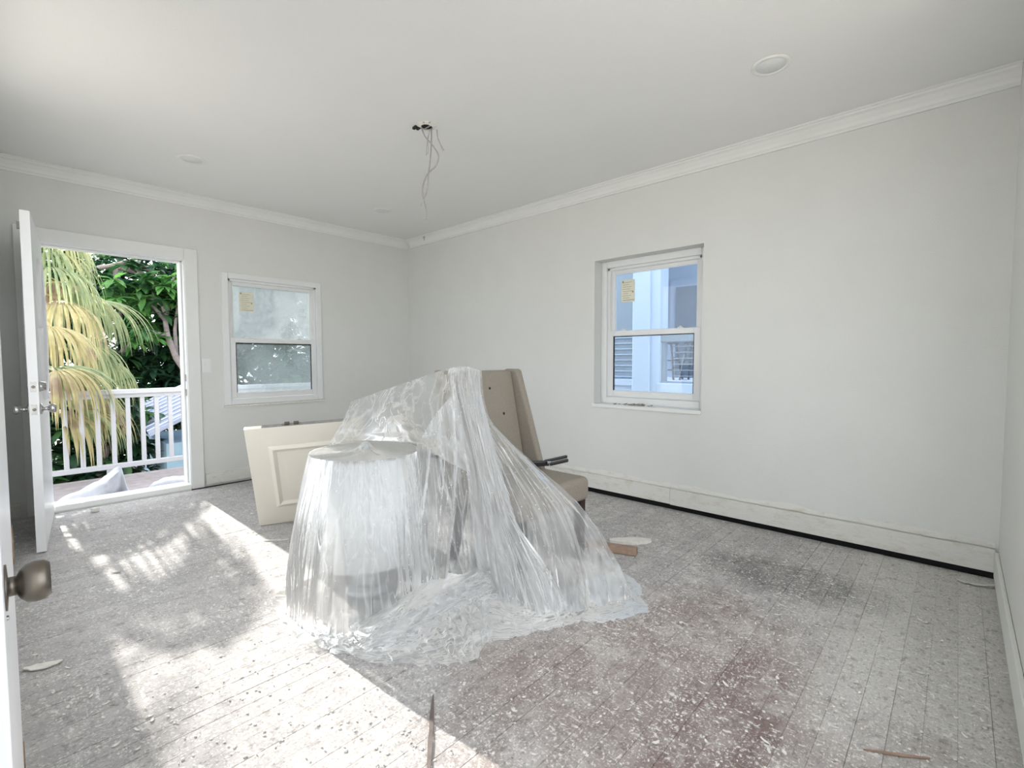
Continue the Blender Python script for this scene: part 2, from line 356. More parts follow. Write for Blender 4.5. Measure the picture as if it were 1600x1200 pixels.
MB().box(0, XE+T, .06, T, -.02, ZB-.001).build('gap_shade_strip', 'dark', wr)  # black strip puts deep shade into the gap under the wall
# side wall by the camera: a wide opening added behind the view lets the sky in
EY0, EY1, EZ0, EZ1 = -3.5, -1.25, .7, 2.5
m = MB(); m.box(XE, XE+T, YS-T, EY0, 0, ZC).box(XE, XE+T, EY1, 0, 0, ZC).box(XE, XE+T, EY0, EY1, 0, EZ0).box(XE, XE+T, EY0, EY1, EZ1, ZC)
tag(m.build('wall_side', 'wall_paint'), 'pale grey side wall meeting the long wall in a narrow strip', 'wall', kind='structure')
SX0, SX1, SZ0, SZ1 = 1.35, 2.7, .5, 2.4  # unseen opening in the near wall, added as a daylight source
PX0, PX1, PZ1 = 4.42, XE-.05, 1.9                            # unseen doorway added for daylight in the near wall, where the view is taken from
m = MB(); m.box(-T, SX0, YS-T, YS, 0, ZC).box(SX1, PX0, YS-T, YS, 0, ZC).box(PX1, XE+T, YS-T, YS, 0, ZC).box(PX0, PX1, YS-T, YS, PZ1, ZC).box(SX0, SX1, YS-T, YS, 0, SZ0).box(SX0, SX1, YS-T, YS, SZ1, ZC)
tag(m.build('wall_near', 'wall_paint'), 'pale grey wall behind the open doors', 'wall', kind='structure')

# crown moulding
def crown_poly(): return [(0, 2.508), (.012, 2.508), (.014, 2.52), (.022, 2.526), (.03, 2.545), (.05, 2.572), (.066, 2.58), (.07, 2.588), (.082, 2.59), (.082, 2.5995), (0, 2.5995)]
tag(MB().prism([(a+.0005, b) for a, b in crown_poly()], YS+.001, -.001, 'y').build('trim_1', 'white_trim'), 'white crown moulding above the door wall', 'moulding', kind='structure')
tag(MB().prism([(-a-.0005, b) for a, b in crown_poly()], .083, XE-.001, 'x').build('trim_2', 'white_trim'), 'white crown moulding above the recessed window wall', 'moulding', kind='structure')

# baseboards, scraped, standing off the floor
bb = thing('baseboard_right', 'scraped white baseboard with a black gap under it, below recessed window', 'baseboard', kind='structure')
segs = [0.0, 1.35, 2.6, 3.42, XE-.012]
for i in range(4):
    a, b = segs[i], segs[i+1]; dz = (.0, -.006, .004, .0)[i]
    MB().box(a+.001, b-.001, -.024, -.001, .038+dz, .160+dz).build('board', 'scraped_paint', bb, bevel=.003)
n = 90; xs = np.linspace(.002, XE-.014, n); top = .196+.014*vnoise(xs*5, 3)+.008*vnoise(xs*17, 4); low = .167+.003*vnoise(xs*20, 5)
m = MB()
for i in range(n-1):
    d0, d1 = .013+.004*vnoise(xs[i]*9, 6), .013+.004*vnoise(xs[i+1]*9, 6)
    m.hexa([(xs[i], -.001, low[i]), (xs[i+1], -.001, low[i+1]), (xs[i+1], -d1, low[i+1]), (xs[i], -d0, low[i]), (xs[i], -.001, top[i]), (xs[i+1], -.001, top[i+1]), (xs[i+1], -d1*.3, top[i+1]), (xs[i], -d0*.3, top[i])])
m.build('torn_plaster_edge', 'scraped_paint', bb)
bl = thing('baseboard_left', 'bare scraped baseboard strip between door casing and cream panel', 'baseboard', kind='structure')
MB().box(.001, .018, -2.235, -.022, .018, .118).build('board', 'scraped_paint', bl, bevel=.003)
MB().box(.001, .02, YS+.02, -3.42, .015, .118).build('board', 'scraped_paint', bl, bevel=.003)
MB().box(.001, .009, -2.235, -.022, .1185, .132).build('torn_plaster_edge', 'scraped_paint', bl)
be = thing('baseboard_side', 'painted baseboard at the foot of the side wall', 'baseboard', kind='structure')
MB().box(XE-.016, XE-.001, -3.5, -.03, .02, .15).build('board', 'wall_paint', be, bevel=.003)

# ------------------------------------------------------------------ entrance door
d1 = thing('door_1', 'open white entrance door with casing, leading out to the deck', 'door', (0, DY0, 0), kind='structure')
CW = .105
fr = MB(); fr.box(0.0005, .02, DY1+.005, DY1+CW, .002, DZ+CW).box(.0005, .02, DY0-CW, DY0-.005, .002, DZ+CW).box(.0005, .02, DY0-.005, DY1+.005, DZ+.005, DZ+CW)
fr.build('casing', 'white_trim', d1, bevel=.004)
j = MB(); j.box(-T-.01, .012, DY1, DY1+.028, .02, DZ).box(-T-.01, .012, DY0-.028, DY0, .02, DZ).box(-T-.01, .012, DY0-.028, DY1+.028, DZ, DZ+.028)
j.box(-.09, -.05, DY1-.012, DY1, .05, DZ).box(-.09, -.05, DY0, DY0+.012, .05, DZ).box(-.09, -.05, DY0, DY1, DZ-.012, DZ)
j.build('jamb', 'vinyl', d1, bevel=.002)
for z in (.87, 1.0): MB().box(-.047, -.01, DY1-.003, DY1+.001, z-.03, z+.03).build('strike_plate', 'metal', d1)
MB().prism([(-T-.03, -.02), (.03, -.005), (.03, .012), (.012, .045), (-.06, .055), (-T-.03, .03)], DY0, DY1, 'y').build('threshold', 'white_trim', d1, bevel=.003)
# leaf, swung inwards
lo, hi = np.array([.03, -3.268]), np.array([1.018, -3.366]); e = (hi-lo)/np.linalg.norm(hi-lo); nrm = np.array([-e[1], e[0]]); LW = np.linalg.norm(hi-lo)
def D(s, t, z): p = lo+e*s+nrm*t; return (p[0], p[1], z)
def dbox(mb, s0, s1, t0, t1, z0, z1): return mb.hexa([D(s0, t0, z0), D(s1, t0, z0), D(s1, t1, z0), D(s0, t1, z0), D(s0, t0, z1), D(s1, t0, z1), D(s1, t1, z1), D(s0, t1, z1)])
OC, OA, OB = LW*.5, .24, .44; OZ = 1.36                      # oval light in the leaf
lf = MB()
K = 40; ring = []
for side in (-.022, .022):
    outer = []; inner = []
    for q in range(K):
        a = 2*math.pi*q/K; c, s_ = math.cos(a), math.sin(a); inner.append(D(OC+OA*c, side, OZ+OB*s_))
        # matching point on the rectangle
        w0, w1, h0, h1 = OC-.002, LW-OC-.002, OZ-.010, DZ-.006-OZ
        t = min((w1 if c > 0 else w0)/max(abs(c), 1e-6), (h1 if s_ > 0 else h0)/max(abs(s_), 1e-6)); outer.append(D(OC+t*c, side, OZ+t*s_))
    ring.append((inner, outer))
def addloop(mb, L): n0 = len(mb.v); mb.v += L; return n0
idx = [(addloop(lf, a), addloop(lf, b)) for a, b in ring]
for q in range(K):
    p = (q+1) % K
    lf.f.append((idx[0][0]+q, idx[0][1]+q, idx[0][1]+p, idx[0][0]+p)); lf.f.append((idx[1][0]+q, idx[1][0]+p, idx[1][1]+p, idx[1][1]+q))
    lf.f.append((idx[0][0]+q, idx[0][0]+p, idx[1][0]+p, idx[1][0]+q)); lf.f.append((idx[0][1]+q, idx[1][1]+q, idx[1][1]+p, idx[0][1]+p))
leaf = lf.build('leaf', 'door_white', d1)
dbox(dbox(MB(), .0901, LW-.0901, -.0222, .0222, .008, .12), .0901, LW-.0901, -.0222, .0222, DZ-.1, DZ-.004).build('rail_panel', 'door_white', leaf, bevel=.001)
dbox(dbox(MB(), 0, .09, -.0222, .0222, .008, DZ-.004), LW-.09, LW, -.0222, .0222, .008, DZ-.004).build('stile', 'door_white', leaf, bevel=.001)
for side in (-1, 1):
    P = [D(OC+OA*1.03*math.cos(2*math.pi*q/48), side*.024, OZ+OB*1.02*math.sin(2*math.pi*q/48)) for q in range(49)]
    MB().tube(P, .02, 8).build('oval_moulding', 'door_white', leaf, smooth=True)
gp = MB(); n0 = addloop(gp, [D(OC+OA*math.cos(2*math.pi*q/K), 0, OZ+OB*math.sin(2*math.pi*q/K)) for q in range(K)]); gp.f.append(tuple(range(K)))
gp.build('oval_pane', 'glass_filmed', leaf)
ex = (e[0], e[1], 0); nx = (nrm[0], nrm[1], 0)
def knob_prof(): return [(.033, 0), (.033, .006), (.024, .012), (.012, .016), (.011, .03), (.016, .036), (.027, .048), (.029, .06), (.024, .07), (.0, .073)]
for t, d in ((.0222, 1), (-.0222, -1)):
    kn = MB().lathe(knob_prof(), D(LW-.065, t, .865), np.array(nx)*d, 20).build('door_knob', 'metal', leaf, smooth=True)
    MB().lathe([(.032, 0), (.03, .008), (.026, .03), (.0, .032)] if d > 0 else [(.022, 0), (.02, .006), (.0, .008)], D(LW-.065, t, 1.0), np.array(nx)*d, 20).build('deadbolt', 'metal', leaf, smooth=True)
for z, w in ((1.0, .03), (.865, .03)):
    MB().obox(D(LW+.0005, 0, z), (ex, nx, (0, 0, 1)), (.0012, .0125, w)).build('latch_plate', 'metal', leaf)
    MB().lathe([(.009, 0), (.009, .004), (0, .0045)], D(LW+.001, 0, z), ex, 12).build('latch_bolt', 'bronze', leaf)
MB().obox(D(LW-.05, -.03, 1.945), (ex, nx, (0, 0, 1)), (.012, .008, .02)).build('edge_clip', 'raw_grey', leaf)

# ------------------------------------------------------------------ door beside the camera, lying back along the near wall
d2 = thing('door_2', 'white interior door with a dull bronze knob, flat along the near wall', 'door', (3.44, -3.52, 0), kind='structure')
A2, B2 = np.array([3.452, -3.5140]), np.array([4.262, -3.5318]); e2 = (B2-A2)/np.linalg.norm(B2-A2); n2 = np.array([-e2[1], e2[0]])
if n2[1] < 0: n2 = -n2
def D2(s, t, z): p = A2+e2*s+n2*t; return (p[0], p[1], z)
W2 = np.linalg.norm(B2-A2)
def d2box(mb, s0, s1, t0, t1, z0, z1): return mb.hexa([D2(s0, t0, z0), D2(s1, t0, z0), D2(s1, t1, z0), D2(s0, t1, z0), D2(s0, t0, z1), D2(s1, t0, z1), D2(s1, t1, z1), D2(s0, t1, z1)])
lf2 = d2box(MB(), 0.004, W2, -.035, -.001, .008, 2.03).build('leaf', 'door_white', d2, bevel=.002)
nx2 = (n2[0], n2[1], 0)
MB().lathe([(.027, 0), (.027, .002), (.0115, .003), (.0112, .010), (.017, .0125), (.0225, .018), (.0245, .026), (.0238, .034), (.0195, .0395), (.018, .0385), (0, .0385)], D2(.74, -.001, .882), nx2, 32).build('door_knob', 'bronze', lf2, smooth=True)
MB().lathe([(.003, 0), (.003, .002), (0, .003)], D2(.74, -.001, .845), nx2, 10).build('rosette_screw', 'metal', lf2)
MB().box(3.40, 3.452, YS+.001, -3.5150, .002, 2.1).build('casing', 'white_trim', d2, bevel=.004)
for z in (.225, .735, 1.8):
    MB().tube([(3.4535, -3.5165, z-.045), (3.4535, -3.5165, z+.045)], .0045, 10).build('hinge', 'brass', d2, smooth=True)

# ------------------------------------------------------------------ windows
def window(name, label, ax, a0, a1, z0, z1, depth, front, sill=True, panes=('glass_filmed', 'glass_hazed'), stk=True, flush=False):
    """double-hung window; ax 'x' = in the wall x=0 (inside +x), 'y' = in the wall y=0 (inside -y)"""
    o = thing(name, label, 'window', kind='structure')
    def B(mb, a, b, d0, d1, zz0, zz1):                       # d = distance into the wall from its inner face
        if ax == 'x': return mb.box(-d1, -d0, a, b, zz0, zz1)
        return mb.box(a, b, d0, d1, zz0, zz1)
    fw = .055
    m = MB(); f0 = depth; f1 = depth+.085
    B(m, a0, a0+fw, f0, f1, z0, z1); B(m, a1-fw, a1, f0, f1, z0, z1); B(m, a0+fw, a1-fw, f0, f1, z1-fw, z1); B(m, a0+fw, a1-fw, f0, f1, z0, z0+fw)
    m.build('window_frame', 'vinyl', o, bevel=.005)
    m = MB(); s = .022
    B(m, a0+fw, a0+fw+s, f0+.02, f1, z0+fw, z1-fw); B(m, a1-fw-s, a1-fw, f0+.02, f1, z0+fw, z1-fw); B(m, a0+fw, a1-fw, f0+.02, f1, z1-fw-s, z1-fw)
    m.build('stop', 'vinyl', o, bevel=.003)
    zm = z0+(z1-z0)*.487
    def sash(nm, za, zb, d0, d1, w, tw, pane):
        m = MB(); aa, bb_ = a0+fw+.006, a1-fw-.006
        B(m, aa, aa+w, d0, d1, za, zb); B(m, bb_-w, bb_, d0, d1, za, zb); B(m, aa+w, bb_-w, d0, d1, za, za+tw[0]); B(m, aa+w, bb_-w, d0, d1, zb-tw[1], zb)
        so_ = m.build(nm, 'vinyl', o, bevel=.004)
        g = MB(); dm = (d0+d1)/2; B(g, aa+w-.004, bb_-w+.004, dm-.003, dm+.003, za+tw[0]-.004, zb-tw[1]+.004); g.build('pane', pane, so_)
        gs = MB(); q = .006
        B(gs, aa+w, aa+w+q, dm-.008, dm+.008, za+tw[0], zb-tw[1]); B(gs, bb_-w-q, bb_-w, dm-.008, dm+.008, za+tw[0], zb-tw[1]); B(gs, aa+w+q, bb_-w-q, dm-.008, dm+.008, zb-tw[1]-q, zb-tw[1])
        gs.build('gasket', 'dark' if nm == 'lower_sash' else 'vinyl', so_)
        return so_, aa+w, bb_-w, za+tw[0], zb-tw[1], dm
    up = sash('upper_sash', zm-.012, z1-fw-.004, f0+.05, f0+.075, .042, (.04, .045), panes[0])
    lw = sash('lower_sash', z0+fw+.002, zm+.03, f0+.018, f0+.045, .05, (.055, .045), panes[1])
    for u in (.22, .76):
        c = a0+(a1-a0)*u; m = MB(); B(m, c-.022, c+.022, f0+.018, f0+.04, zm+.03, zm+.038); B(m, c-.008, c+.008, f0+.02, f0+.034, zm+.038, zm+.046); m.build('sash_lock', 'vinyl', lw[0], bevel=.003)
    if stk:
        us, l, r_, b_, t_, dm = up; sw, sh = .13, .185
        sa = l+.06; sz = t_-.06-sh; m = MB(); B(m, sa, sa+sw, dm-.0045, dm-.0035, sz, sz+sh); st = m.build('sticker', 'sticker', us)
        m = MB()
        for q in range(9):
            zz = sz+sh-.02-q*.0185; ln = (.09, .06, .08, .075, .1, .05, .085, .06, .11)[q]; a_ = sa+.01+(.006 if q % 3 else 0); B(m, a_, a_+ln, dm-.0052, dm-.0046, zz-(.0025 if q != 8 else .004), zz)
        B(m, sa+.105, sa+.117, dm-.0052, dm-.0046, sz+.075, sz+.087); B(m, sa+.01, sa+.024, dm-.0052, dm-.0046, sz+.165, sz+.178)
        m.build('print', 'sticker_ink', st)
    return o, B
w1, B1 = window('window_1', 'white double-hung window with filmed glass beside the entrance door', 'x', LY0, LY1, LZ0, LZ1, -.014, 0)
m = MB(); yy = np.linspace(LY0-.005, LY1+.02, 30)
for i in range(29):
    t0, t1 = .006+.004*vnoise(yy[i]*19, 8), .006+.004*vnoise(yy[i+1]*19, 8)
    m.hexa([(0.001, yy[i], LZ0-.012-t0), (.02, yy[i], LZ0-.012-t0), (.02, yy[i+1], LZ0-.012-t1), (.001, yy[i+1], LZ0-.012-t1), (.001, yy[i], LZ0-.001), (.022, yy[i], LZ0-.001), (.022, yy[i+1], LZ0-.001), (.001, yy[i+1], LZ0-.001)])
m.build('ragged_sill', 'plaster', w1)
w2, B2_ = window('window_2', 'white double-hung window set deep in the long wall', 'y', RX0, RX1, RZ0+.012, RZ1, .105, 0, panes=('glass_clear', 'glass_clear'))
MB().box(RX0-.012, RX1+.004, -.014, .106, RZ0-.018, RZ0+.0115).build('sill', 'white_trim', w2, bevel=.003)
m = MB()
for q in range(16):
    c = RX0+.22+random.uniform(-.04, .32)*(.5+.5*random.random()); s = random.uniform(.004, .014); m.obox((c, random.uniform(.02, .09), RZ0+.0115+s*.6), ((1, random.uniform(-.4, .4), .2), (0, 1, 0), (0, 0, 1)), (s*1.4, s*.8, s*.6))
m.build('sill_debris', 'raw_grey', w2)['kind'] = 'stuff'
for nm, lab, bx_, sp in (('added_opening_1', 'white framed opening in the side wall, added out of view for daylight', 'x', (EY0, EY1, EZ0, EZ1)), ('added_opening_2', 'white framed opening in the near wall, added out of view for daylight', 'y', (SX0, SX1, SZ0, SZ1))):  # frames of the two openings added out of view to brighten the room
    o = thing(nm, lab, 'window', kind='structure'); a0, a1, z0, z1 = sp; m = MB()
    for (p, q, r_, s_) in ((a0, a0+.05, z0, z1), (a1-.05, a1, z0, z1), (a0+.05, a1-.05, z0, z0+.05), (a0+.05, a1-.05, z1-.05, z1)):
        if bx_ == 'x': m.box(XE+.06, XE+.14, p, q, r_, s_)
        else: m.box(p, q, YS-.14, YS-.06, r_, s_)
    m.build('window_frame', 'vinyl', o, bevel=.004)

# ------------------------------------------------------------------ outside
tag(MB().box(-60, 60, -60, 60, -3.3, -3.2).build('ground', 'ground'), 'ground below the raised deck, lightened to bounce daylight indoors', 'ground', kind='structure')
dk = thing('deck', 'grey weathered board deck outside the entrance door', 'deck', kind='structure')
for i in range(11):
    x = -.235-i*.143; MB().box(x-.137, x, -6.0, 1.2, -.155, -.12).build('deck_board', 'deck_wood', dk, bevel=.003)
MB().box(-1.80, -.21, -6.0, 1.2, -.36, -.157).build('deck_joists', 'deck_wood', dk)
rl = thing('deck_railing', 'white baluster railing along the edge of the deck', 'railing', (-1.5, -2, -.12))
MB().box(-1.545, -1.455, -6.0, 1.2, .80, .85).build('top_rail', 'rail_white', rl, bevel=.006)
MB().box(-1.525, -1.475, -6.0, 1.2, .76, .80).build('sub_rail', 'rail_white', rl, bevel=.003)
MB().box(-1.53, -1.47, -6.0, 1.2, .015, .065).build('bottom_rail', 'rail_white', rl, bevel=.004)
y = -2.049-.1254*24
while y < 1.1:
    MB().box(-1.519, -1.481, y-.019, y+.019, .064, .761).build('baluster', 'rail_white', rl); y += .1254
for y in (-4.45, -2.72, -.6): MB().box(-1.52, -1.48, y-.025, y+.025, -.12, .016).build('support_block', 'rail_white', rl)

# white sacks on the threshold
def sack(name, label, st, seed):
    """st: (y, x centre, half width, height, z base)"""
    S = np.array(st); n = 40; t = np.linspace(0, 1, n); C_ = cr(S, t); nu = 28; P = np.zeros((n, nu, 3))
    for i in range(n):
        y, xc, hw, h, zb = C_[i]
        for k in range(nu):
            a = 2*math.pi*k/nu; ca, sa = math.cos(a), math.sin(a)
            w = 1+.10*vnoise(np.array(k*.9+i*.06), seed)+.06*vnoise(np.array(i*.55+k*.2), seed+1)
            P[i, k] = (xc+hw*ca*w, y+.015*sa, zb+max(h, .004)*(.5+.5*sa*w if sa > 0 else .5+.5*sa))
    m = MB(); m.grid(np.concatenate([P, P[:, :1]], 1)); m.f.append(tuple(range(nu))); m.f.append(tuple((n-1)*(nu+1)+k for k in range(nu))[::-1])
    return tag(m.build(name, 'cloth_white', None, smooth=True), label, 'sack')
ZD = -.119
sack('cloth_sack', 'white cloth sack with a pointed end lying across the door sill', [(-3.275, -.33, .02, .03, ZD), (-3.2, -.34, .09, .14, ZD), (-3.05, -.35, .13, .19, ZD), (-2.92, -.36, .14, .26, ZD), (-2.84, -.36, .11, .33, ZD), (-2.80, -.36, .05, .32, ZD), (-2.76, -.35, .10, .14, ZD), (-2.70, -.34, .04, .05, ZD)], 11)
sack('cloth_sack', 'flat white cloth sack lying by the door jamb', [(-2.66, -.30, .02, .03, ZD), (-2.6, -.32, .07, .14, ZD), (-2.48, -.33, .11, .185, ZD), (-2.36, -.33, .11, .18, ZD), (-2.25, -.33, .10, .14, ZD), (-2.2, -.33, .02, .03, ZD)], 21)

# neighbouring shed with a metal roof, below the deck
sh = thing('garden_shed', 'low shed with a ribbed pale metal roof beyond the railing', 'shed', (-5, -1, -3.2))
A_, B_ = on(206.5, 636, 'x', -5.6), on(288, 599, 'x', -5.6); E_, D_ = on(232, 678, 'x', -3.7), on(276, 699, 'x', -3.7)
B_ = A_+(B_-A_)*1.45; D_ = D_+np.array([0, 0, 0]); D2_ = E_+(B_-A_)*1.0
up_ = np.cross(B_-A_, E_-A_); up_ /= np.linalg.norm(up_); up_ = up_ if up_[2] > 0 else -up_
m = MB().hexa([A_-up_*.05, B_-up_*.05, D2_-up_*.05, E_-up_*.05, A_, B_, D2_, E_]); rf = m.build('roof', 'roof_metal', sh)
for k in range(9):
    t = (k+.5)/9; p = A_+(E_-A_)*t+up_*.012; q = p+(B_-A_); m = MB().tube([p, q], .02, 6); m.build('roof_rib', 'roof_metal', rf)
MB().box(-5.5, -3.85, -1.75, -.55, -3.2, -.12).build('shed_wall', 'blue_wall', sh)
MB().box(-3.86, -3.80, -1.35, -.9, -1.1, -.3).build('shed_window', 'dark_wood', sh)

# broadleaf trees
def leaf_geo(c, d, n, L, wd, bend):
    """vectorised leaves: base c, direction d, normal n -> verts, faces (each leaf 2x3 quads folded)"""
    s = np.cross(d, n); k = len(c); prof = [(0, .08), (.35, .8), (.7, 1.0), (1.0, .12)]; V = np.zeros((k, 12, 3))
    for i, (t, w) in enumerate(prof):
        base = c+d*(L*t)[:, None]-n*(bend*L*t*t)[:, None]; half = s*(wd*w)[:, None]; fold = n*(wd*w*.35)[:, None]
        V[:, i*3] = base-half+fold; V[:, i*3+1] = base; V[:, i*3+2] = base+half+fold
    F = []
    for i in range(3): F += [(i*3, i*3+1, i*3+4, i*3+3), (i*3+1, i*3+2, i*3+5, i*3+4)]
    F = np.array(F); return V.reshape(-1, 3), (F[None]+(np.arange(k)*12)[:, None, None]).reshape(-1, 4)
def mesh_np(name, V, F, mat, parent=None):
    me = bpy.data.meshes.new(name); me.vertices.add(len(V)); me.vertices.foreach_set('co', V.astype(np.float32).ravel())
    me.loops.add(F.size); me.loops.foreach_set('vertex_index', F.astype(np.int32).ravel()); me.polygons.add(len(F))
    me.polygons.foreach_set('loop_start', np.arange(0, F.size, F.shape[1], dtype=np.int32)); me.update(calc_edges=True); me.validate()
    me.materials.append(MATS[mat]); o = bpy.data.objects.new(name, me); COL.objects.link(o)
    if parent: o.parent = parent; o.location = -parent.location
    return o
def rosettes(C_, rng, per=12, L=.24, wd=.045, up=(0, 0, 1)):
    k = len(C_); c = np.repeat(C_, per, 0); a = rng.uniform(0, 2*np.pi, k*per); el = rng.uniform(-.5, .75, k*per)
    d = np.stack([np.cos(a)*np.cos(el), np.sin(a)*np.cos(el), np.sin(el)], 1); n = np.array([0, 0, 1.])-d*d[:, 2:3]; n /= np.linalg.norm(n, axis=1, keepdims=True)
    ls = L*rng.uniform(.7, 1.2, k*per); return leaf_geo(c, d, n, ls, wd*rng.uniform(.8, 1.2, k*per)*ls/L, rng.uniform(.2, .7, k*per))
def tree(label, base, trunk, tips, mats, n, spread, L, wd, seed, rad=.09, zmax=9, per=12, kinds=(.5, .5)):
    rng = np.random.default_rng(seed); o = thing('broadleaf_tree', label, 'tree', base)
    MB().tube(trunk, np.linspace(rad, rad*.45, len(trunk)), 8).build('trunk', 'bark', o, smooth=True)
    cl = []
    for (t0, tip) in tips:
        s = np.array(trunk[t0], float); e_ = np.array(tip, float); mid = (s+e_)/2+rng.normal(0, .12, 3)
        MB().tube([s, mid, e_], [rad*.5, rad*.38, rad*.2], 7).build('branch', 'bark', o, smooth=True)
        q = rng.normal(0, 1, (n, 3))*np.array(spread)+e_; cl.append(q)
    cl = np.concatenate(cl); cl = cl[cl[:, 2] < zmax]
    lab = rng.random(len(cl)); cut = 0
    for mt, fr_ in zip(mats, kinds):
        sel = cl[(lab >= cut) & (lab < cut+fr_)]; cut += fr_
        if len(sel): V, F = rosettes(sel, rng, per, L, wd); f = mesh_np('foliage', V, F, mt, o); f['kind'] = 'stuff'
    return o
tree('grey-branched tree with bright green leaf rosettes just past the railing', (-6.1, -.2, -3.2),
     [(-6.1, -.2, -3.2), (-6.1, -.3, -1.2), (-6.0, -.6, .3), on(276, 560, 'x', -6.0), on(262, 525, 'x', -6.0), on(258, 500, 'x', -6.0)],
     [(4, on(250, 470, 'x', -6.0)), (5, on(240, 440, 'x', -6.0)), (3, on(278, 470, 'x', -6.0)), (4, on(215, 520, 'x', -6.0)), (5, on(272, 430, 'x', -6.0)), (5, on(225, 462, 'x', -6.0))],
     ['leaf_bright', 'leaf_mid'], 9, (.22, .26, .16), .25, .05, 31, .085, zmax=2.75, kinds=(.7, .3))
tree('tall straight-trunked tree with dark glossy leaves behind the palm', (-7.2, -1.6, -3.2),
     [(-7.2, -1.6, -3.2), (-7.2, -1.55, -.5), (-7.1, -1.75, 1.2), (-7.1, -1.8, 3.0)],
     [(2, (-7, -2.6, 1.7)), (2, (-6.9, -1.0, 1.9)), (3, (-7.1, -2.2, 2.8)), (3, (-7.0, -1.2, 2.9)), (2, (-6.8, -1.9, 1.0)), (1, (-6.8, -1.5, .3)), (3, (-7, -.5, 2.6))],
     ['leaf_mid', 'leaf_dark'], 34, (.35, .42, .34), .26, .055, 32, .11, zmax=3.25)
tree('broad dark tree leaning behind the shed roof', (-7.0, .6, -3.2),
     [(-7.0, .6, -3.2), (-6.9, .3, -1), (-6.8, -.1, .8), (-6.8, -.3, 2.2)],
     [(2, (-6.6, -.8, .9)), (2, (-6.6, .3, 1.4)), (3, (-6.8, -.6, 2.2)), (3, (-6.7, .5, 2.4)), (1, (-6.5, -.5, .2)), (3, (-6.8, 1.2, 2.0))],
     ['leaf_dark', 'leaf_mid'], 34, (.36, .42, .34), .26, .055, 33, .12, zmax=3.0, kinds=(.75, .25))
def hedge(name, label, base, ext, n, mats, seed, L=.3, wd=.07):
    rng = np.random.default_rng(seed); o = thing(name, label, 'hedge', base)
    MB().tube([base, (base[0], base[1], base[2]+2), (base[0]+.1, base[1]+.2, ext[5]-1)], [.12, .1, .05], 7).build('trunk', 'bark', o, smooth=True)
    q = np.stack([rng.uniform(ext[i*2], ext[i*2+1], n) for i in range(3)], 1); edge = .5*vnoise(q[:, 1]*1.7, seed); q = q[q[:, 2] < ext[5]-.35+edge]
    h = len(q)//3
    for mt, sel in zip(mats, (q[:h*2], q[h*2:])): V, F = rosettes(sel, rng, 9, L, wd); f = mesh_np('foliage', V, F, mt, o); f['kind'] = 'stuff'
hedge('tall_hedge', 'dense dark evergreen hedge closing the view behind the trees', (-9.2, -2.2, -3.2), (-9.7, -8.6, -4.5, 4.0, -2.6, 4.1), 2900, ['leaf_dark', 'leaf_mid'], 41)
hedge('leafy_shrub', 'dark leafy shrub growing beyond the left part of the railing', (-4.4, -2.6, -3.2), (-4.9, -3.9, -3.6, -1.9, -2.2, .9), 420, ['leaf_dark', 'leaf_mid'], 42, .26, .05)
hedge('leafy_shrub', 'leafy shrub seen through the filmed window', (-3.0, .3, -3.2), (-3.4, -2.6, -.35, .5, -2, 1.35), 170, ['leaf_dark', 'leaf_mid'], 43, .3, .055)

# fan palm
pm = thing('fan_palm', 'drooping fan palm with green and straw-dry fronds hanging over the railing', 'palm', (-3.3, -3.75, -3.2))
TR = np.array([-3.3, -3.75, 0])
MB().tube([TR+(0, 0, -3.2), TR+(.05, .0, -1), TR+(0, .05, .6), TR+(0, 0, 2.5)], [.17, .15, .15, .13], 12).build('trunk', 'bark', pm, smooth=True)
def frond(hub, ax, mat, nl, L, drop, seed, spread=1.5):
    """costapalmate leaf: hub, axis direction, leaflets in a fan that droop towards the tips"""
    rng = np.random.default_rng(seed); hub = np.array(hub, float); ax = np.array(ax, float); ax /= np.linalg.norm(ax)
    side = np.cross(ax, (0, 0, 1)); side /= np.linalg.norm(side)+1e-9; nup = np.cross(side, ax)
    m = MB(); s0 = np.array([TR[0], TR[1], min(2.45, hub[2]+.15)])
    mid = (s0+hub)/2+np.array([0, 0, .18]); m.tube([s0, mid, hub], [.018, .014, .009], 6)
    V = []; F = []
    for k in range(nl):
        a = spread*(2*(k+.5)/nl-1)+rng.normal(0, .03); d = ax*math.cos(a)+side*math.sin(a)+nup*.12*math.cos(a); l = L*(.75+.25*math.cos(a*.8))*rng.uniform(.85, 1.12)
        p = hub.copy(); nseg = 9; st = l/nseg; w0 = .021*rng.uniform(.8, 1.2); dr = drop*rng.uniform(.75, 1.3); n0 = len(V); v = d.copy(); tw = rng.normal(0, .25)
        for i in range(nseg+1):
            t = i/nseg; w = w0*(.35+1.3*t if t < .35 else .8*(1-(t-.35)/.65)**.8+.03)
            h = np.cross(v, (0, 0, 1.)); h /= np.linalg.norm(h)+1e-9; hh = h*math.cos(tw)+np.cross(h, v)*math.sin(tw)
            V += [tuple(p-hh*w), tuple(p+np.cross(hh, v)*w*.45), tuple(p+hh*w)]
            v = v+np.array([0, 0, -1.])*dr*st*(.5+2.2*t); v /= np.linalg.norm(v); p = p+v*st
        for i in range(nseg):
            b = n0+i*3; F += [(b, b+1, b+4, b+3), (b+1, b+2, b+5, b+4)]
    o = len(m.v); m.v += V; m.f += [tuple(q+o for q in f) for f in F]
    return m.build('frond', mat, pm, smooth=False, fix=False)
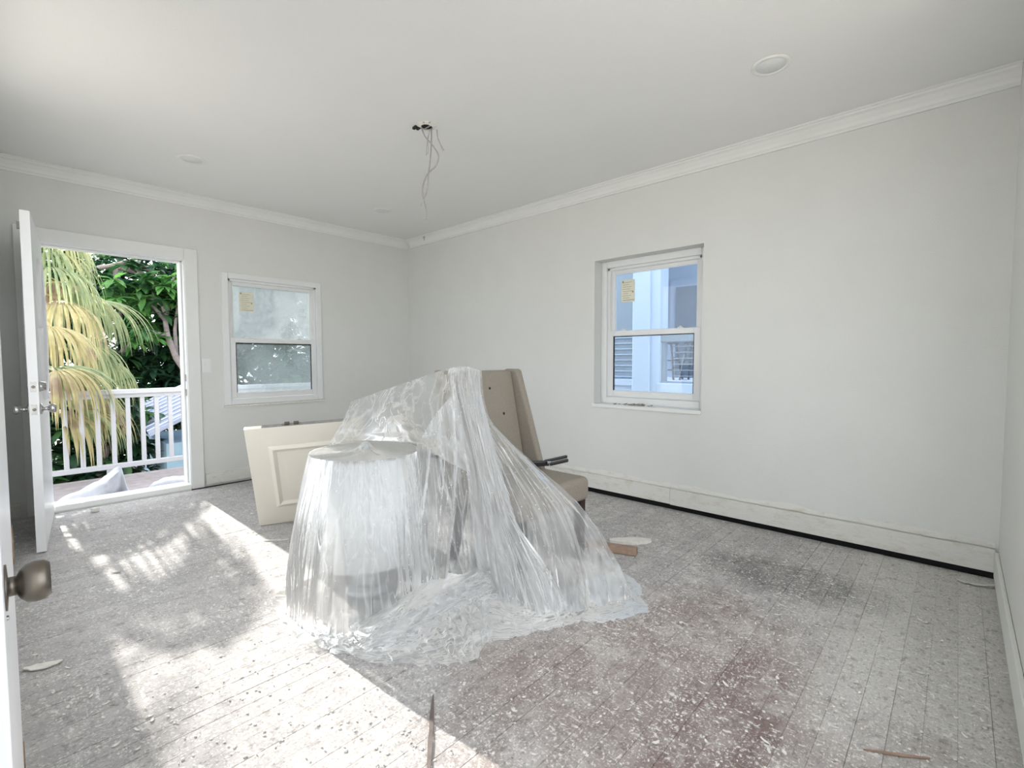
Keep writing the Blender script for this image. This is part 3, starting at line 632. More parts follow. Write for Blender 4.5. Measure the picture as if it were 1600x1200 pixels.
fr_spec = [  # pixel hub, x of hub, direction, material, leaflets, length, droop
    ((80, 372), -3.5, (.5, .1, .2), 'palm_green', 36, .85, 3.8), ((85, 378), -3.9, (.5, .05, .2), 'palm_green', 36, .8, 4.0),
    ((78, 420), -3.1, (.7, .25, .1), 'palm_green', 38, .95, 3.6), ((112, 455), -3.8, (.4, .5, .05), 'palm_green', 38, 1.1, 3.8),
    ((130, 472), -4.2, (-.1, 1, .2), 'palm_green', 38, 1.15, 1.9), ((95, 470), -2.8, (.7, .4, -.1), 'palm_straw', 30, 1.0, 4.0),
    ((118, 535), -3.6, (.2, .9, .05), 'palm_green', 38, 1.0, 2.8), ((86, 580), -1.45, (.4, .8, .2), 'palm_straw', 34, .8, 4.2),
    ((82, 575), -1.7, (.1, 1, .15), 'palm_green', 34, .85, 2.6), ((95, 598), -1.9, (.0, 1, 0), 'palm_green', 34, .8, 2.4),
    ((92, 640), -1.75, (.1, .9, -.25), 'palm_straw', 30, .75, 3.6), ((120, 640), -2.1, (0, .9, -.1), 'palm_green', 30, .75, 3.0),
    ((75, 510), -2.2, (.5, .5, .0), 'palm_straw', 28, .9, 4.0), ((72, 400), -3.4, (.4, .3, .2), 'palm_green', 32, 1.0, 3.6), ((135, 625), -2.3, (-.1, 1, -.1), 'palm_straw', 30, .8, 3.2),
    ((150, 560), -3.9, (0, 1, -.1), 'palm_green', 34, .9, 3.0), ((90, 440), -4.0, (.5, .3, 0), 'palm_straw', 32, .9, 4.2)]
for i, (px, X, d, mt, nl, L, dr) in enumerate(fr_spec): frond(on(px[0], px[1], 'x', X), d, mt, nl, L, dr, 100+i)

for i, (hb, d, L) in enumerate((((-3.5, -3.65, 2.75), (.6, .1, .4), .8), ((-3.9, -3.6, 2.95), (-.2, .1, .6), .75), ((-3.2, -3.55, 2.6), (.7, .1, .2), .75), ((-3.7, -4.0, 2.9), (-.5, -.4, .4), .9), ((-3.1, -4.0, 2.8), (.4, -.6, .4), .9), ((-3.5, -3.45, 3.05), (.3, .1, .6), .65), ((-4.1, -3.6, 2.6), (-.4, .1, .3), .75))):  # crown fronds above the view, added to shade the left of the sun patch
    frond(hb, d, 'palm_green', 26, L, 3.0, 140+i)
# neighbouring house seen through the recessed window
YN = 3.0
nb = thing('neighbour_house', 'pale blue-white house with a porch, outside the recessed window', 'house', (1, YN, -3.2))
def npt(px, py, Y=YN): return on(px, py, 'y', Y)
wx0, wx1, wz0, wz1 = npt(940, 440)[0]-.5, npt(996, 430)[0], npt(960, 592)[2], 3.0
px0, pz0 = npt(1034, 500)[0], npt(1033, 596)[2]
m = MB(); m.box(-6, wx0, YN, YN+.2, -3.2, 5).box(wx0, wx1, YN, YN+.2, -3.2, wz0).box(wx0, wx1, YN, YN+.2, wz1, 5).box(wx1, px0, YN-.05, YN+.2, -3.2, 5).box(px0, 12, YN, YN+.2, -3.2, pz0-.12).box(px0, 12, YN, YN+.2, 3.6, 5)
m.build('wall', 'nb_white', nb)
MB().box(wx1-.02, px0-.14, YN-.10, YN-.05, -3.2, 5).build('pilaster', 'nb_white', nb, bevel=.01)
MB().box(wx0-.03, wx1, YN-.04, YN, wz0-.09, wz0).build('window_ledge', 'nb_white', nb)
nw = MB().box(wx0, wx1, YN+.12, YN+.16, wz0, wz1).build('window', 'nb_grey', nb)
zz = wz0+.03
while zz < 1.5: MB().box(wx0, wx1, YN+.095, YN+.118, zz, zz+.013).build('blind_slat', 'nb_white' , nw); zz += .085
MB().box(-3, 12, YN+.2, YN+1.8, pz0-.12, pz0).build('porch_floor', 'nb_white', nb)
MB().box(px0-.05, 12, YN-.06, YN, pz0-.16, pz0-.02).build('porch_edge', 'nb_white', nb, bevel=.01)
MB().box(-3, 12, YN+1.7, YN+1.9, pz0, 3.6).build('porch_wall', 'nb_white', nb)
MB().box(-3, 12, YN+.2, YN+1.9, 3.6, 3.7).build('porch_ceiling', 'nb_white', nb)
q0, q1 = on(1060, 450, 'y', YN+1.7), on(1092, 450, 'y', YN+1.7)
MB().box(q0[0]-.12, q1[0]+.7, YN+1.64, YN+1.70, pz0, q0[2]+.13).build('door_surround', 'nb_white', nb)
MB().box(q0[0], q1[0]+.55, YN+1.60, YN+1.645, pz0, q0[2]).build('door', 'nb_dark', nb)
t0 = npt(1024, 524); t1 = npt(1024, 535)
MB().box(t0[0], 12, YN-.02, YN+.10, t1[2], t0[2]+.0).build('porch_rail', 'nb_rail', nb, bevel=.01)
MB().box(t0[0]+.05, t0[0]+.15, YN, YN+.08, pz0, t1[2]).build('rail_post', 'nb_rail', nb)
for k in range(6): zc = pz0+.08+k*(t1[2]-pz0-.06)/6; MB().tube([(px0+.16, YN+.04, zc), (9, YN+.04, zc)], .008, 6).build('rail_wire', 'nb_rail', nb)
def stool(px, label):
    c = on(px, 560, 'y', YN+.75); o = thing('bar_stool', label, 'stool', (c[0], YN+.75, pz0), group='bar stools on the porch', world=False)
    H = .56; s = .145
    MB().lathe([(0, H), (.15, H), (.16, H+.015), (.15, H+.04), (0, H+.045)], (0, 0, 0), seg=20).build('seat', 'stool', o, smooth=True)
    for a, b in ((1, 1), (1, -1), (-1, 1), (-1, -1)):
        MB().tube([(a*s*.6, b*s*.6, H), (a*s*1.15, b*s*1.15, 0)], .017, 8).build('leg', 'stool', o)
    for z, k in ((.15, 1.0), (.3, .86)):
        for a in (0, 1):
            for sg in (-1, 1):
                p = (-s*k, sg*s*k, z+.04*a) if a == 0 else (sg*s*k, -s*k, z+.04*a); q = (s*k, sg*s*k, z+.04*a) if a == 0 else (sg*s*k, s*k, z+.04*a)
                MB().tube([p, q], .011, 6).build('rung', 'stool', o)
    return o
stool(1044, 'dark backless bar stool standing by the porch rail post'); stool(1086, 'dark backless bar stool standing in front of the porch door')

# ------------------------------------------------------------------ fittings in the room
rc0 = None
for i, (x, y, lab) in enumerate(((4.292, -.865, 'flat round recessed light in ceiling near the side wall'), (.917, -2.494, 'flat round recessed light in ceiling before the entrance door'), (.88, -.896, 'flat round recessed light in ceiling near the room corner'), (4.292, -2.494, 'flat round recessed light in ceiling over the near door'))):
    o = thing('recessed_light', lab, 'ceiling light', (x, y, ZC), group='recessed ceiling lights', world=False)
    MB().lathe([(.066, -.004), (.070, -.007), (.082, -.008), (.088, -.003), (.089, -.0005)], (0, 0, 0), seg=40).build('trim_ring', 'white_trim', o, smooth=True)
    MB().lathe([(0, -.0042), (.066, -.004), (.068, -.0008)], (0, 0, 0), seg=40).build('lens', 'shade_fabric', o, smooth=True)
jb = thing('junction_box', 'open ceiling junction box with grey cables hanging down', 'junction box', (2.561, -1.646, ZC))
c = np.array([2.561, -1.646, ZC])
MB().lathe([(.05, -.001), (.05, -.003), (.028, -.003), (.012, -.006), (0, -.006)], c, seg=8).build('cutout', 'dark', jb)
m = MB(); rng = np.random.default_rng(5)
for k in range(9):
    a = k*.7; p = c+np.array([.046*math.cos(a), .046*math.sin(a), -.006]); m.obox(p, ((math.cos(a), math.sin(a), .3), (-math.sin(a), math.cos(a), 0), (0, 0, 1)), (.008+.006*rng.random(), .014, .004))
m.build('broken_rim', 'plaster', jb)
MB().box(c[0]-.03, c[0]+.03, c[1]-.006, c[1]+.006, ZC-.014, ZC-.004).build('mounting_strap', 'metal', jb)
for q in range(2): MB().obox(c+np.array([-.055+.01*q, -.05+.02*q, -.012]), ((1, .3, .4), (0, 1, 0), (0, 0, 1)), (.012, .008, .006)).build('bracket', 'black_plastic', jb)
dj = (c-CAMP)@_f
def cab(pix, r, nm='cable', jit=.0):
    P = [W(a, b, dj+d) for a, b, d in pix]; P[0][2] = min(P[0][2], ZC-.004); P = cr(np.array(P), np.linspace(0, 1, 40)); return MB().tube(P, r, 8).build(nm, 'cable_grey', jb, smooth=True)
cab([(658, 198, 0), (664, 213, 0), (676, 227, -.02), (685, 243, -.03), (681, 259, 0), (668, 272, .02), (661, 290, .03), (661, 306, .02), (665, 325, 0), (665, 343, 0)], .0046)
cab([(674, 200, .02), (674, 225, .02), (672, 250, .01), (669, 275, 0), (667, 297, 0), (662, 312, -.01), (657, 321, -.01)], .0046)
cab([(672, 202, 0), (668, 217, 0), (667, 230, .01), (666, 243, .01)], .0018, 'wire'); cab([(671, 203, 0), (669, 220, 0), (669, 235, 0), (668, 241, 0)], .0018, 'wire')
cab([(682, 202, 0), (684, 216, 0), (689, 228, 0), (692, 236, 0)], .002, 'wire'); cab([(683, 203, 0), (685, 217, 0), (691, 230, 0), (694, 235, 0)], .002, 'wire')
hk = thing('ceiling_hook', 'small bent metal bracket left on crown moulding near the corner', 'bracket', (.44, -.075, 2.575))
MB().tube([(.44, -.0715, 2.582), (.44, -.0745, 2.56), (.445, -.077, 2.535)], .004, 6).build('stem', 'metal', hk); MB().box(.425, .456, -.083, -.0725, 2.566, 2.574).build('plate', 'cable_grey', hk)
sw = thing('light_switch', 'white rocker light switch on the wall beside the door casing', 'switch', (0, -2.2, 1.109))
pl = MB().box(.0006, .006, -2.2385, -2.1625, 1.045, 1.173).build('plate', 'vinyl', sw, bevel=.002)
MB().hexa([(.006, -2.217, 1.076), (.0085, -2.217, 1.076), (.0085, -2.184, 1.076), (.006, -2.184, 1.076), (.006, -2.217, 1.142), (.0125, -2.217, 1.142), (.0125, -2.184, 1.142), (.006, -2.184, 1.142)]).build('rocker', 'white_trim', sw, bevel=.001)

# leaning cream panel
th, Ln, ph = R(63.2), R(20.76), R(2.865); BLp = on(405.5, 822, 'z', 0.001); H_, L_ = .763, .72; TH = .038
e_ = np.array([math.cos(th), math.sin(th), 0]); nn = np.array([math.sin(th), -math.cos(th), 0]); upv = np.array([0, 0, 1])*math.cos(Ln)+nn*math.sin(Ln)
E2 = e_*math.cos(ph)+upv*math.sin(ph); U2 = -e_*math.sin(ph)+upv*math.cos(ph); F2 = np.cross(E2, U2); F2 = F2 if F2@(CAMP-BLp) > 0 else -F2
cp = thing('panel_door', 'cream raised-panel door section standing on edge behind plastic sheet', 'door panel', tuple(BLp))
def C3(s, h, t): return BLp+E2*s+U2*h+F2*t
def cbox(mb, s0, s1, h0, h1, t0, t1): return mb.hexa([C3(s0, h0, t0), C3(s1, h0, t0), C3(s1, h0, t1), C3(s0, h0, t1), C3(s0, h1, t0), C3(s1, h1, t0), C3(s1, h1, t1), C3(s0, h1, t1)])
cbox(MB(), 0, L_, 0, H_, -TH, 0).build('slab', 'cream', cp, bevel=.002)
def frame4(s0, s1, h0, h1, w, t0, t1):
    m = MB()
    for k in range(4):
        o4 = [(s0, h0), (s1, h0), (s1, h1), (s0, h1)]; i4 = [(s0+w, h0+w), (s1-w, h0+w), (s1-w, h1-w), (s0+w, h1-w)]; mid = [((a[0]+b[0])/2, (a[1]+b[1])/2) for a, b in zip(o4, i4)]; j_ = (k+1) % 4
        m.hexa([C3(*o4[k], .0002), C3(*o4[j_], .0002), C3(*mid[j_], .0002), C3(*mid[k], .0002), C3(*o4[k], t0), C3(*o4[j_], t0), C3(*mid[j_], t1), C3(*mid[k], t1)])
        m.hexa([C3(*mid[k], .0002), C3(*mid[j_], .0002), C3(*i4[j_], .0002), C3(*i4[k], .0002), C3(*mid[k], t1), C3(*mid[j_], t1), C3(*i4[j_], .001), C3(*i4[k], .001)])
    return m
frame4(.125, L_-.125, .14, H_-.14, .045, .003, .012).build('panel_moulding', 'cream', cp)
cbox(MB(), .215, L_-.215, .23, H_-.23, .0002, .004).build('raised_field', 'cream', cp, bevel=.003)
cbox(MB(), .10, L_-.08, H_+.0002, H_+.002, -TH+.001, -.001).build('bare_top_edge', 'raw_grey', cp)
hg = cbox(MB(), .22, .33, H_+.0022, H_+.005, -.034, -.006).build('hinge', 'metal', cp)
for s_ in (.235, .29): cbox(MB(), s_, s_+.03, H_+.0051, H_+.017, -.032, -.016).build('hinge_clip', 'bronze', hg, bevel=.002)

# upholstered chair
ch = thing('wingback_chair', 'beige upholstered high-back dining chair with dark legs, half under plastic', 'chair', (3.22, -1.505, 0), world=False)
MB().box(-.27, .26, -.30, .30, .345, .482).build('seat', 'upholstery', ch, smooth=True, bevel=.035, seg=5)
def bk(z): return -.195-(z-.46)*.205
m = MB(); m.hexa([(bk(.36)-.09, -.265, .36), (bk(.36), -.265, .36), (bk(.36), .265, .36), (bk(.36)-.09, .265, .36), (bk(1.088)-.07, -.265, 1.088), (bk(1.088), -.265, 1.088), (bk(1.088), .265, 1.088), (bk(1.088)-.07, .265, 1.088)])
bk_o = m.build('backrest', 'upholstery', ch, smooth=True, bevel=.022, seg=4)
for s in (-1, 1):
    a, b = (.264, .315) if s > 0 else (-.315, -.264)
    MB().hexa([(bk(.40)-.1, a, .40), (bk(.40)+.13, a, .40), (bk(.40)+.13, b, .40), (bk(.40)-.1, b, .40), (bk(1.095)-.08, a, 1.095), (bk(1.095)+.045, a, 1.095), (bk(1.095)+.045, b, 1.095), (bk(1.095)-.08, b, 1.095)]).build('wing', 'upholstery', ch, smooth=True, bevel=.02, seg=4)
    MB().hexa([(.2, s*.255-.022, 0), (.235, s*.255-.022, 0), (.235, s*.255+.022, 0), (.2, s*.255+.022, 0), (.19, s*.255-.025, .35), (.24, s*.255-.025, .35), (.24, s*.255+.025, .35), (.19, s*.255+.025, .35)]).build('leg', 'dark_wood', ch, bevel=.003)
    MB().hexa([(-.33, s*.25-.02, 0), (-.295, s*.25-.02, 0), (-.295, s*.25+.02, 0), (-.33, s*.25+.02, 0), (-.25, s*.25-.023, .35), (-.20, s*.25-.023, .35), (-.20, s*.25+.023, .35), (-.25, s*.25+.023, .35)]).build('leg', 'dark_wood', ch, bevel=.003)
for zz, ys in ((.98, (-.15, 0.04)), (.82, (-.06, .13)), (.66, (-.15, .04))):
    for yy_ in ys: MB().lathe([(.009, -.002), (.008, .003), (0, .004)], (bk(zz), yy_, zz), (1, 0, .2), 12).build('button', 'dark_wood', bk_o, smooth=True)

# black tool on the seat
ct = thing('hand_tool', 'black two-handled clamp tool resting on the chair seat', 'tool', (3.10, -1.27, .483))
q0 = np.array([3.115, -1.275, .5]); ax = np.array([.55, .83, 0]); ax /= np.linalg.norm(ax); sd = np.array([ax[1], -ax[0], 0])
MB().obox(q0+ax*.02+np.array([0, 0, .012]), (ax, sd, (0, 0, 1)), (.075, .014, .016)).build('body', 'black_plastic', ct, bevel=.006)
MB().obox(q0+ax*.14+np.array([0, 0, .035]), (ax+np.array([0, 0, .16]), sd, (0, 0, 1)), (.075, .011, .009)).build('grip', 'black_plastic', ct, bevel=.005)
MB().obox(q0+ax*.15+sd*.03+np.array([0, 0, .02]), (ax+np.array([0, 0, .16]), sd, (0, 0, 1)), (.06, .011, .010)).build('grip', 'black_plastic', ct, bevel=.005)
MB().obox(q0+ax*.085+sd*.016+np.array([0, 0, .02]), (ax, sd, (0, 0, 1)), (.012, .02, .008)).build('pivot', 'metal', ct, bevel=.002)

# lamp under the plastic
LC = np.array([2.868, -2.282]); ZT = .70; RT = .258
lp = thing('table_lamp', 'table lamp with a wide pale drum shade standing under the plastic', 'lamp', (LC[0], LC[1], 0), world=False)
MB().lathe([(0, 0), (.10, 0), (.11, .012), (.10, .025), (.03, .03), (0, .03)], (0, 0, 0), seg=32).build('base', 'ceramic', lp, smooth=True)
MB().lathe([(.03, .028), (.07, .05), (.085, .10), (.075, .16), (.04, .23), (.025, .28), (.02, .36)], (0, 0, 0), seg=32).build('body', 'ceramic', lp, smooth=True)
shd = MB().lathe([(.285, .2), (.258, .695), (.255, .695), (.282, .2), (.285, .2)], (0, 0, 0), seg=64).build('shade', 'shade_fabric', lp, smooth=True)
MB().tube([(.256*math.cos(a), .256*math.sin(a), .696) for a in np.linspace(0, 2*math.pi, 65)], .004, 6).build('top_ring', 'metal', shd, smooth=True)
for a in (0, 2.09, 4.19): MB().tube([(0, 0, .69), (.256*math.cos(a), .256*math.sin(a), .692)], .0025, 6).build('spider_arm', 'metal', shd)
MB().tube([(0, 0, .34), (.05, 0, .42), (.06, 0, .55), (0, 0, .68)], .003, 6).build('harp', 'metal', lp)
MB().lathe([(.018, .692), (.02, .70), (.008, .706), (.014, .716), (.016, .728), (.008, .738), (0, .74)], (0, 0, 0), seg=20).build('finial', 'ceramic', lp, smooth=True)
# crumpled ball
bc = on(640, 943, 'z', 0); r = .055; m = MB(); nu, nv = 26, 18; P = np.zeros((nu, nv, 3))
for i in range(nu):
    for k in range(nv):
        a, b = 2*math.pi*i/nu, math.pi*k/(nv-1); w = r*(1+.10*math.sin(5*a+3*b)*math.sin(4*b)+.07*math.cos(9*a-5*b)*math.sin(b)); P[i, k] = (bc[0]+w*math.sin(b)*math.cos(a), bc[1]+w*math.sin(b)*math.sin(a), .054+w*.95*math.cos(b))
m.grid(P, close=True); tag(m.build('paper_ball', 'paper_white', None, smooth=True), 'crumpled white paper ball on the floor under the plastic', 'paper ball')

# ------------------------------------------------------------------ the plastic dust sheet
ps_ = thing('plastic_sheet', 'translucent plastic dust sheet draped over the lamp and chair, bunched on floor', 'plastic sheet', (3.2, -2.0, 0))
def ridge(x, seed): return 1-2*np.abs(vnoise(x, seed))**.6
# skirt round the lamp
nu, nv = 520, 70; th_ = np.linspace(0, 2*np.pi, nu, endpoint=False); v_ = np.linspace(0, 1, nv); TH_, V_ = np.meshgrid(th_, v_, indexing='ij')
cv = CAMP[:2]-LC; ta = math.atan2(cv[1], cv[0]); rel = (TH_-ta+np.pi) % (2*np.pi)-np.pi            # 0 = towards the camera, + = image right
rb = .33+.09*np.cos(rel)+.05*np.cos(rel+1.6)+.02*np.cos(3*rel)
rad = .264+(rb-.264)*V_**.9+.022*np.sin(np.pi*V_)
f1 = TH_/(2*np.pi); lean = .16*V_*np.sin(rel)
fold = vnoise((f1*34+lean*.6+.3*vnoise(V_*2, 3)) % 34, 51)*.55+ridge((f1*58+lean) % 58, 52)*.35+ridge((f1*96) % 96, 53)*.1*np.sin(np.pi*V_)
rad = rad+fold*(.004+.022*V_**.8)+.012*vnoise2(f1*40, V_*6, 54)*V_
edge = np.clip((V_-.86)/.14, 0, 1); rad = rad+edge**2*.10*(.6+.4*vnoise(f1*30, 55))
z = ZT*(1-np.clip(V_/.9, 0, 1))+.006+.018*edge*(1+vnoise2(f1*90, V_*14, 56))*(.3+.7*np.abs(vnoise(f1*25, 57)))
P = np.stack([LC[0]+rad*np.cos(TH_), LC[1]+rad*np.sin(TH_), z], 2); P = np.concatenate([P, P[:1]], 0)
MB().grid(P).build('lamp_skirt', 'plastic_skirt', ps_, smooth=True)
# over the shade top
nu, nv = 72, 16; A_, V_ = np.meshgrid(np.linspace(0, 2*np.pi, nu), np.linspace(0, 1, nv), indexing='ij'); rr = .262*V_
z = ZT+.004+.043*np.exp(-(rr/.035)**2)+.008*np.exp(-(rr/.1)**2)-.006*np.sin(np.pi*V_)+.006*vnoise2(A_*2.2, V_*5, 61)*np.sin(np.pi*V_)
MB().grid(np.stack([LC[0]+rr*np.cos(A_), LC[1]+rr*np.sin(A_), z], 2)).build('lamp_top', 'plastic_film', ps_, smooth=True)
def patch(nm, rows, nu, nv, folds, mat='plastic_film', crumple=.006, seed=1, cf=18):
    P = loft([[W(*q) if not isinstance(q[2], str) else on(q[0], q[1], 'z', float(q[2])) for q in r_] for r_ in rows], nu, nv); Nn = normals(P); u, v = np.meshgrid(np.linspace(0, 1, nu), np.linspace(0, 1, nv), indexing='ij'); d = np.zeros_like(u)
    for k, (fq, am, skew, pw) in enumerate(folds): d += am*ridge(u*fq+skew*v+.25*vnoise(v*3, seed+k+20), seed+k)*(v**pw+.05)
    d += crumple*vnoise2(u*cf, v*cf, seed+9)*(.2+.8*v)+crumple*.5*vnoise2(u*cf*2.3, v*cf*2.3, seed+10)*(.2+.8*v)
    P = P+Nn*d[..., None]; P[..., 2] = np.maximum(P[..., 2], .006)
    return MB().grid(P).build(nm, mat, ps_, smooth=True)
# taut span from the chair top to the peak behind the lamp, and down to the shade rim
patch('taut_span', [[(548, 628, 2.62), (590, 613, 2.66), (640, 596, 2.68), (690, 579, 2.70), (712, 574, 2.66)],
                    [(537, 655, 2.58), (580, 650, 2.60), (630, 640, 2.56), (690, 640, 2.56), (716, 640, 2.54)],
                    [(512, 697, 2.50), (560, 688, 2.56), (652, 694, 2.36), (695, 720, 2.40), (735, 740, 2.42)]], 110, 50, [(9, .004, 2, 1)], crumple=.004, seed=70, cf=9)
patch('side_span', [[(652, 694, 2.37), (672, 660, 2.46), (695, 630, 2.55), (714, 610, 2.60)],
                    [(650, 770, 2.32), (680, 760, 2.38), (712, 750, 2.48), (738, 750, 2.53)],
                    [(655, 860, 2.27), (690, 845, 2.33), (722, 830, 2.42), (744, 825, 2.48)],
                    [(655, 950, '.006'), (700, 938, '.006'), (740, 915, '.006'), (758, 900, '.006')]], 90, 90, [(6, .022, 4, .5), (13, .009, 7, .6)], crumple=.006, seed=80, cf=9)
# broad fan of film over the chair front
patch('chair_drape', [[(706, 577, 2.73), (720, 574, 2.73), (735, 574, 2.735), (752, 578, 2.75)],
                      [(712, 640, 2.66), (735, 640, 2.65), (752, 642, 2.66), (768, 660, 2.69)],
                      [(738, 740, 2.53), (775, 735, 2.46), (815, 728, 2.42), (852, 742, 2.50)],
                      [(742, 820, 2.50), (810, 815, 2.31), (870, 805, 2.32), (918, 806, 2.42)],
                      [(750, 880, 2.50), (820, 895, 2.27), (895, 885, 2.30), (958, 872, 2.42)],
                      [(758, 905, '.006'), (830, 955, '.006'), (910, 955, '.006'), (990, 934, '.006')]], 170, 130, [(6, .026, 1.2, .9), (14, .012, 2.5, .8), (29, .005, 4, .7)], 'plastic_film', .008, 90, 13)
# thicker gathered strip in front
patch('hanging_fold', [[(704, 579, 2.70), (716, 573, 2.69), (732, 573, 2.69), (749, 579, 2.71)],
                       [(709, 620, 2.63), (722, 618, 2.60), (738, 620, 2.60), (752, 625, 2.64)],
                       [(735, 735, 2.50), (748, 735, 2.45), (764, 735, 2.42), (782, 740, 2.43)],
                       [(742, 810, 2.44), (766, 812, 2.36), (790, 815, 2.30), (812, 822, 2.26)],
                       [(747, 880, 2.44), (785, 890, 2.31), (828, 900, 2.21), (866, 905, 2.21)],
                       [(755, 912, '.008'), (800, 945, '.008'), (850, 960, '.008'), (888, 952, '.008')]], 120, 130, [(5, .03, .8, .3), (11, .012, 1.5, .4), (23, .004, 3, .4)], 'plastic_folds', .006, 110, 10)
# thick roll of film along the foot of the lamp
patch('rolled_edge', [[(548, 975, '.006'), (610, 950, '.006'), (680, 905, '.006'), (745, 878, '.006')],
                      [(545, 975, '.05'), (608, 938, '.09'), (680, 890, '.10'), (748, 862, '.08')],
                      [(560, 1000, '.06'), (628, 965, '.10'), (705, 915, '.11'), (765, 890, '.09')],
                      [(575, 1025, '.006'), (650, 995, '.006'), (735, 955, '.006'), (785, 935, '.006')]], 150, 50, [(4, .01, 5, .1), (9, .006, 11, .1)], 'plastic_crumple', .011, 120, 10)
# bunched film on the floor
def puddle(nm, back, front, nu, nv, hmax, seed, mat='plastic_crumple', fq=7):
    bk_ = cr(np.array([on(*q, 'z', 0) for q in back]), np.linspace(0, 1, nu)); fr_ = cr(np.array([on(*q, 'z', 0) for q in front]), np.linspace(0, 1, nu)); v = np.linspace(0, 1, nv)
    P = bk_[:, None]*(1-v)[None, :, None]+fr_[:, None]*v[None, :, None]; u, vv = np.meshgrid(np.linspace(0, 1, nu), v, indexing='ij')
    env = np.sin(np.pi*np.clip(vv*.92+.06, 0, 1))**.7*np.clip(np.sin(np.pi*u)*2.2, 0, 1)
    wv = vv*fq+.9*vnoise(u*6, seed)+.5*vnoise(u*15, seed+1)
    h = (.5+.5*ridge(wv, seed+2))*.6+.28*(.5+.5*vnoise2(u*26, vv*9, seed+3))+.25*(.5+.5*ridge(u*30+vv*4+wv, seed+4))+.14*vnoise2(u*70, vv*24, seed+5)
    P[..., 2] = .006+np.maximum(h, 0)*env*hmax*(.55+.45*vnoise(u*4, seed+6))
    P[..., :2] += .012*np.stack([vnoise2(u*40, vv*12, seed+7), vnoise2(u*40, vv*12, seed+8)], 2)
    return MB().grid(P).build(nm, mat, ps_, smooth=True)
puddle('floor_bunch', [(472, 955), (520, 985), (565, 990), (625, 950), (690, 905), (745, 880)], [(476, 985), (520, 1020), (600, 1040), (690, 1040), (745, 1030), (775, 985)], 240, 70, .17, 130)
puddle('floor_bunch', [(735, 885), (800, 925), (850, 935), (900, 915), (960, 895), (1000, 915)], [(735, 1010), (800, 1000), (860, 985), (910, 975), (960, 972), (1010, 958)], 220, 60, .12, 150)

# ------------------------------------------------------------------ bits on the floor
wb = thing('wood_offcut', 'reddish wooden offcut on the floor by the edge of the plastic', 'wood offcut', tuple(on(960, 862, 'z', 0)))
a_, b_ = on(915, 858, 'z', 0), on(994, 870, 'z', 0); ax = (b_-a_); ln = np.linalg.norm(ax); ax /= ln; sd = np.array([-ax[1], ax[0], 0])
MB().obox((a_+b_)/2+np.array([0, 0, .021])+sd*.03, (ax, sd, (0, 0, 1)), (ln/2, .03, .019)).build('block', 'wood_block', wb, bevel=.003)
MB().tube([b_+ax*.002+sd*.02+np.array([0, 0, .02]), b_+ax*.03+sd*.02+np.array([0, 0, .022])], .002, 6).build('nail', 'metal', wb)
def scrap(name, label, cat, c, ln, wd, rz, mat, thick=.006, curl=.01, group=None, seed=0):
    n = 8; rng = np.random.default_rng(seed); m = MB(); prev = None; dx = np.array([math.cos(rz), math.sin(rz), 0]); dy = np.array([-dx[1], dx[0], 0]); c = np.array([c[0], c[1], 0.0])
    for i in range(n+1):
        t = i/n-.5; w = wd*.5*(1-abs(2*t)**2.5*.75)*(1+.3*rng.normal()*.4); z0 = .0012+curl*(2*t)**2
        p = c+dx*ln*t; q = [p-dy*w+(0, 0, z0+curl*.4), p+dy*w+(0, 0, z0), p+dy*w+(0, 0, z0+thick), p-dy*w+(0, 0, z0+curl*.4+thick)]
        if prev is not None: m.hexa([prev[0], q[0], q[1], prev[1], prev[3], q[3], q[2], prev[2]])
        prev = q
    o = m.build(name, mat, None); return tag(o, label, cat, group)
p_ = on(985, 848, 'z', 0); scrap('plaster_slab', 'broken white plaster slab lying behind the wooden offcut', 'plaster', p_, .26, .09, .75, 'plaster', .018, .002, seed=1)
p_ = on(1530, 914, 'z', 0); scrap('paint_strip', 'curled grey paint strip lying in the far corner below side wall', 'paint strip', (XE-.09, p_[1]-.02), .15, .03, .2, 'wall_paint', .003, .015, seed=2)
p_ = on(150, 1045/1, 'z', 0); scrap('plaster_shard', 'broad pale plaster shard on the floor by the bronze-knob door', 'plaster', on(68, 1042, 'z', 0), .11, .05, 1.2, 'plaster', .004, .006, seed=3)
scrap('paint_strip', 'long thin white strip sticking out from under the plastic by the cream panel', 'paint strip', on(432, 845, 'z', 0), .16, .012, .8, 'plaster', .004, .002, seed=4)
scrap('wood_splinter', 'long brown wood splinter lying on the reddish floor', 'splinter', on(1400, 1180, 'z', 0), .17, .008, .55, 'wood_block', .004, .001, seed=5)
a_, b_ = on(677, 1088, 'z', 0), on(669, 1215, 'z', 0); scrap('wood_lath', 'narrow dark brown wood lath on the floor before the plastic', 'lath', (a_+b_)/2, float(np.linalg.norm(b_-a_)), .016, math.atan2((b_-a_)[1], (b_-a_)[0]), 'lath_brown', .004, .001, seed=8)
scrap('leaf', 'dry grey leaf lying in the sunlit patch near the door', 'leaf', on(181, 895, 'z', 0), .05, .012, .9, 'raw_grey', .002, .004, seed=6)
scrap('plaster_chunk', 'small white plaster chunk against the door threshold', 'plaster', on(149, 800, 'z', 0), .05, .035, 1.5, 'plaster', .03, .002, seed=7)
rng = np.random.default_rng(77); big = []
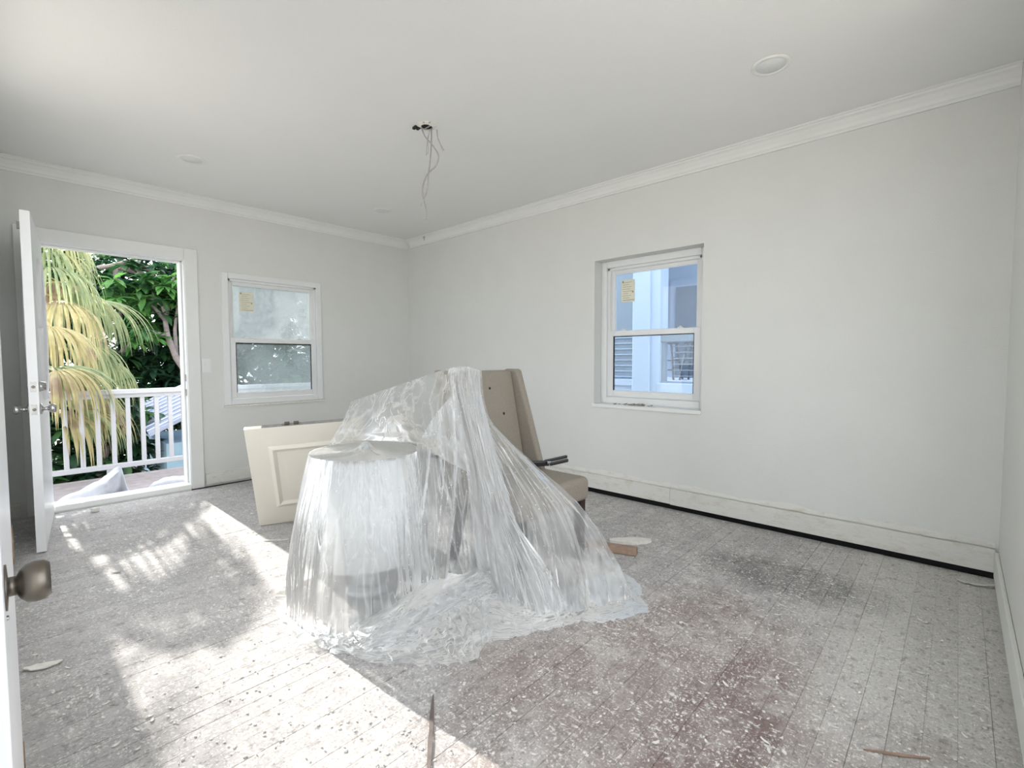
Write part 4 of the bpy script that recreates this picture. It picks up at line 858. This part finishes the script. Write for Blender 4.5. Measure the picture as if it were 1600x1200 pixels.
zones = [((1380, 1000), (90, 60), 34), ((1540, 1000), (40, 90), 26), ((1250, 960), (120, 50), 34), ((980, 800), (70, 30), 30), ((1150, 1130), (140, 60), 34), ((820, 1090), (120, 50), 18), ((80, 1010), (30, 60), 14), ((180, 1130), (90, 40), 16), ((160, 815), (50, 8), 10), ((1180, 850), (90, 30), 14)]
cnt = 0
for (cx, cy), (sx, sy), n in zones:
    for k in range(n):
        a, b = rng.normal(cx, sx), rng.normal(cy, sy)
        if not (40 < a < 1590 and 770 < b < 1198): continue
        p = on(a, b, 'z', 0)
        if p[0] > XE-.06 or p[1] > -.06 or p[0] < .06 or p[1] < YS+.12: continue
        scrap('plaster_flake', 'small white plaster flake lying loose on the plank floor', 'plaster flake', p, rng.uniform(.008, .026)*(1.5 if rng.random() < .12 else 1), rng.uniform(.004, .011), rng.uniform(0, 3.1), 'plaster', .002, rng.uniform(.0005, .004), 'loose plaster flakes', 200+cnt); cnt += 1
# fine chips nobody could count
n = 9000; X = rng.uniform(.1, XE-.08, n); Y = rng.uniform(YS+.12, -.06, n)
keep = rng.random(n) < (.3+.7*np.clip((X-2.6)/1.4, 0, 1)); X, Y = X[keep], Y[keep]; n = len(X)
a = rng.uniform(0, 2*np.pi, n); l = rng.uniform(.002, .008, n); w = l*rng.uniform(.3, .7, n); dx = np.stack([np.cos(a)*l, np.sin(a)*l, np.zeros(n)], 1); dy = np.stack([-np.sin(a)*w, np.cos(a)*w, np.zeros(n)], 1)
c0 = np.stack([X, Y, np.full(n, .0008)], 1); tz = np.stack([np.zeros(n), np.zeros(n), rng.uniform(.0008, .003, n)], 1)
V = np.stack([c0-dx, c0-dy*1.3-dx*.4, c0+dx*.8-dy*.5, c0+dy, c0-dx*.9+tz, c0-dy*1.2-dx*.4+tz, c0+dx*.7-dy*.5+tz, c0+dy*.9+tz], 1).reshape(-1, 3)
Fq = np.array([(4, 5, 6, 7), (0, 1, 5, 4), (1, 2, 6, 5), (2, 3, 7, 6), (3, 0, 4, 7)]); F = (Fq[None]+(np.arange(n)*8)[:, None, None]).reshape(-1, 4)
o = mesh_np('plaster_crumbs', V, F, 'plaster'); tag(o, 'fine plaster crumbs and paint chips scattered all over floor', 'debris', kind='stuff')
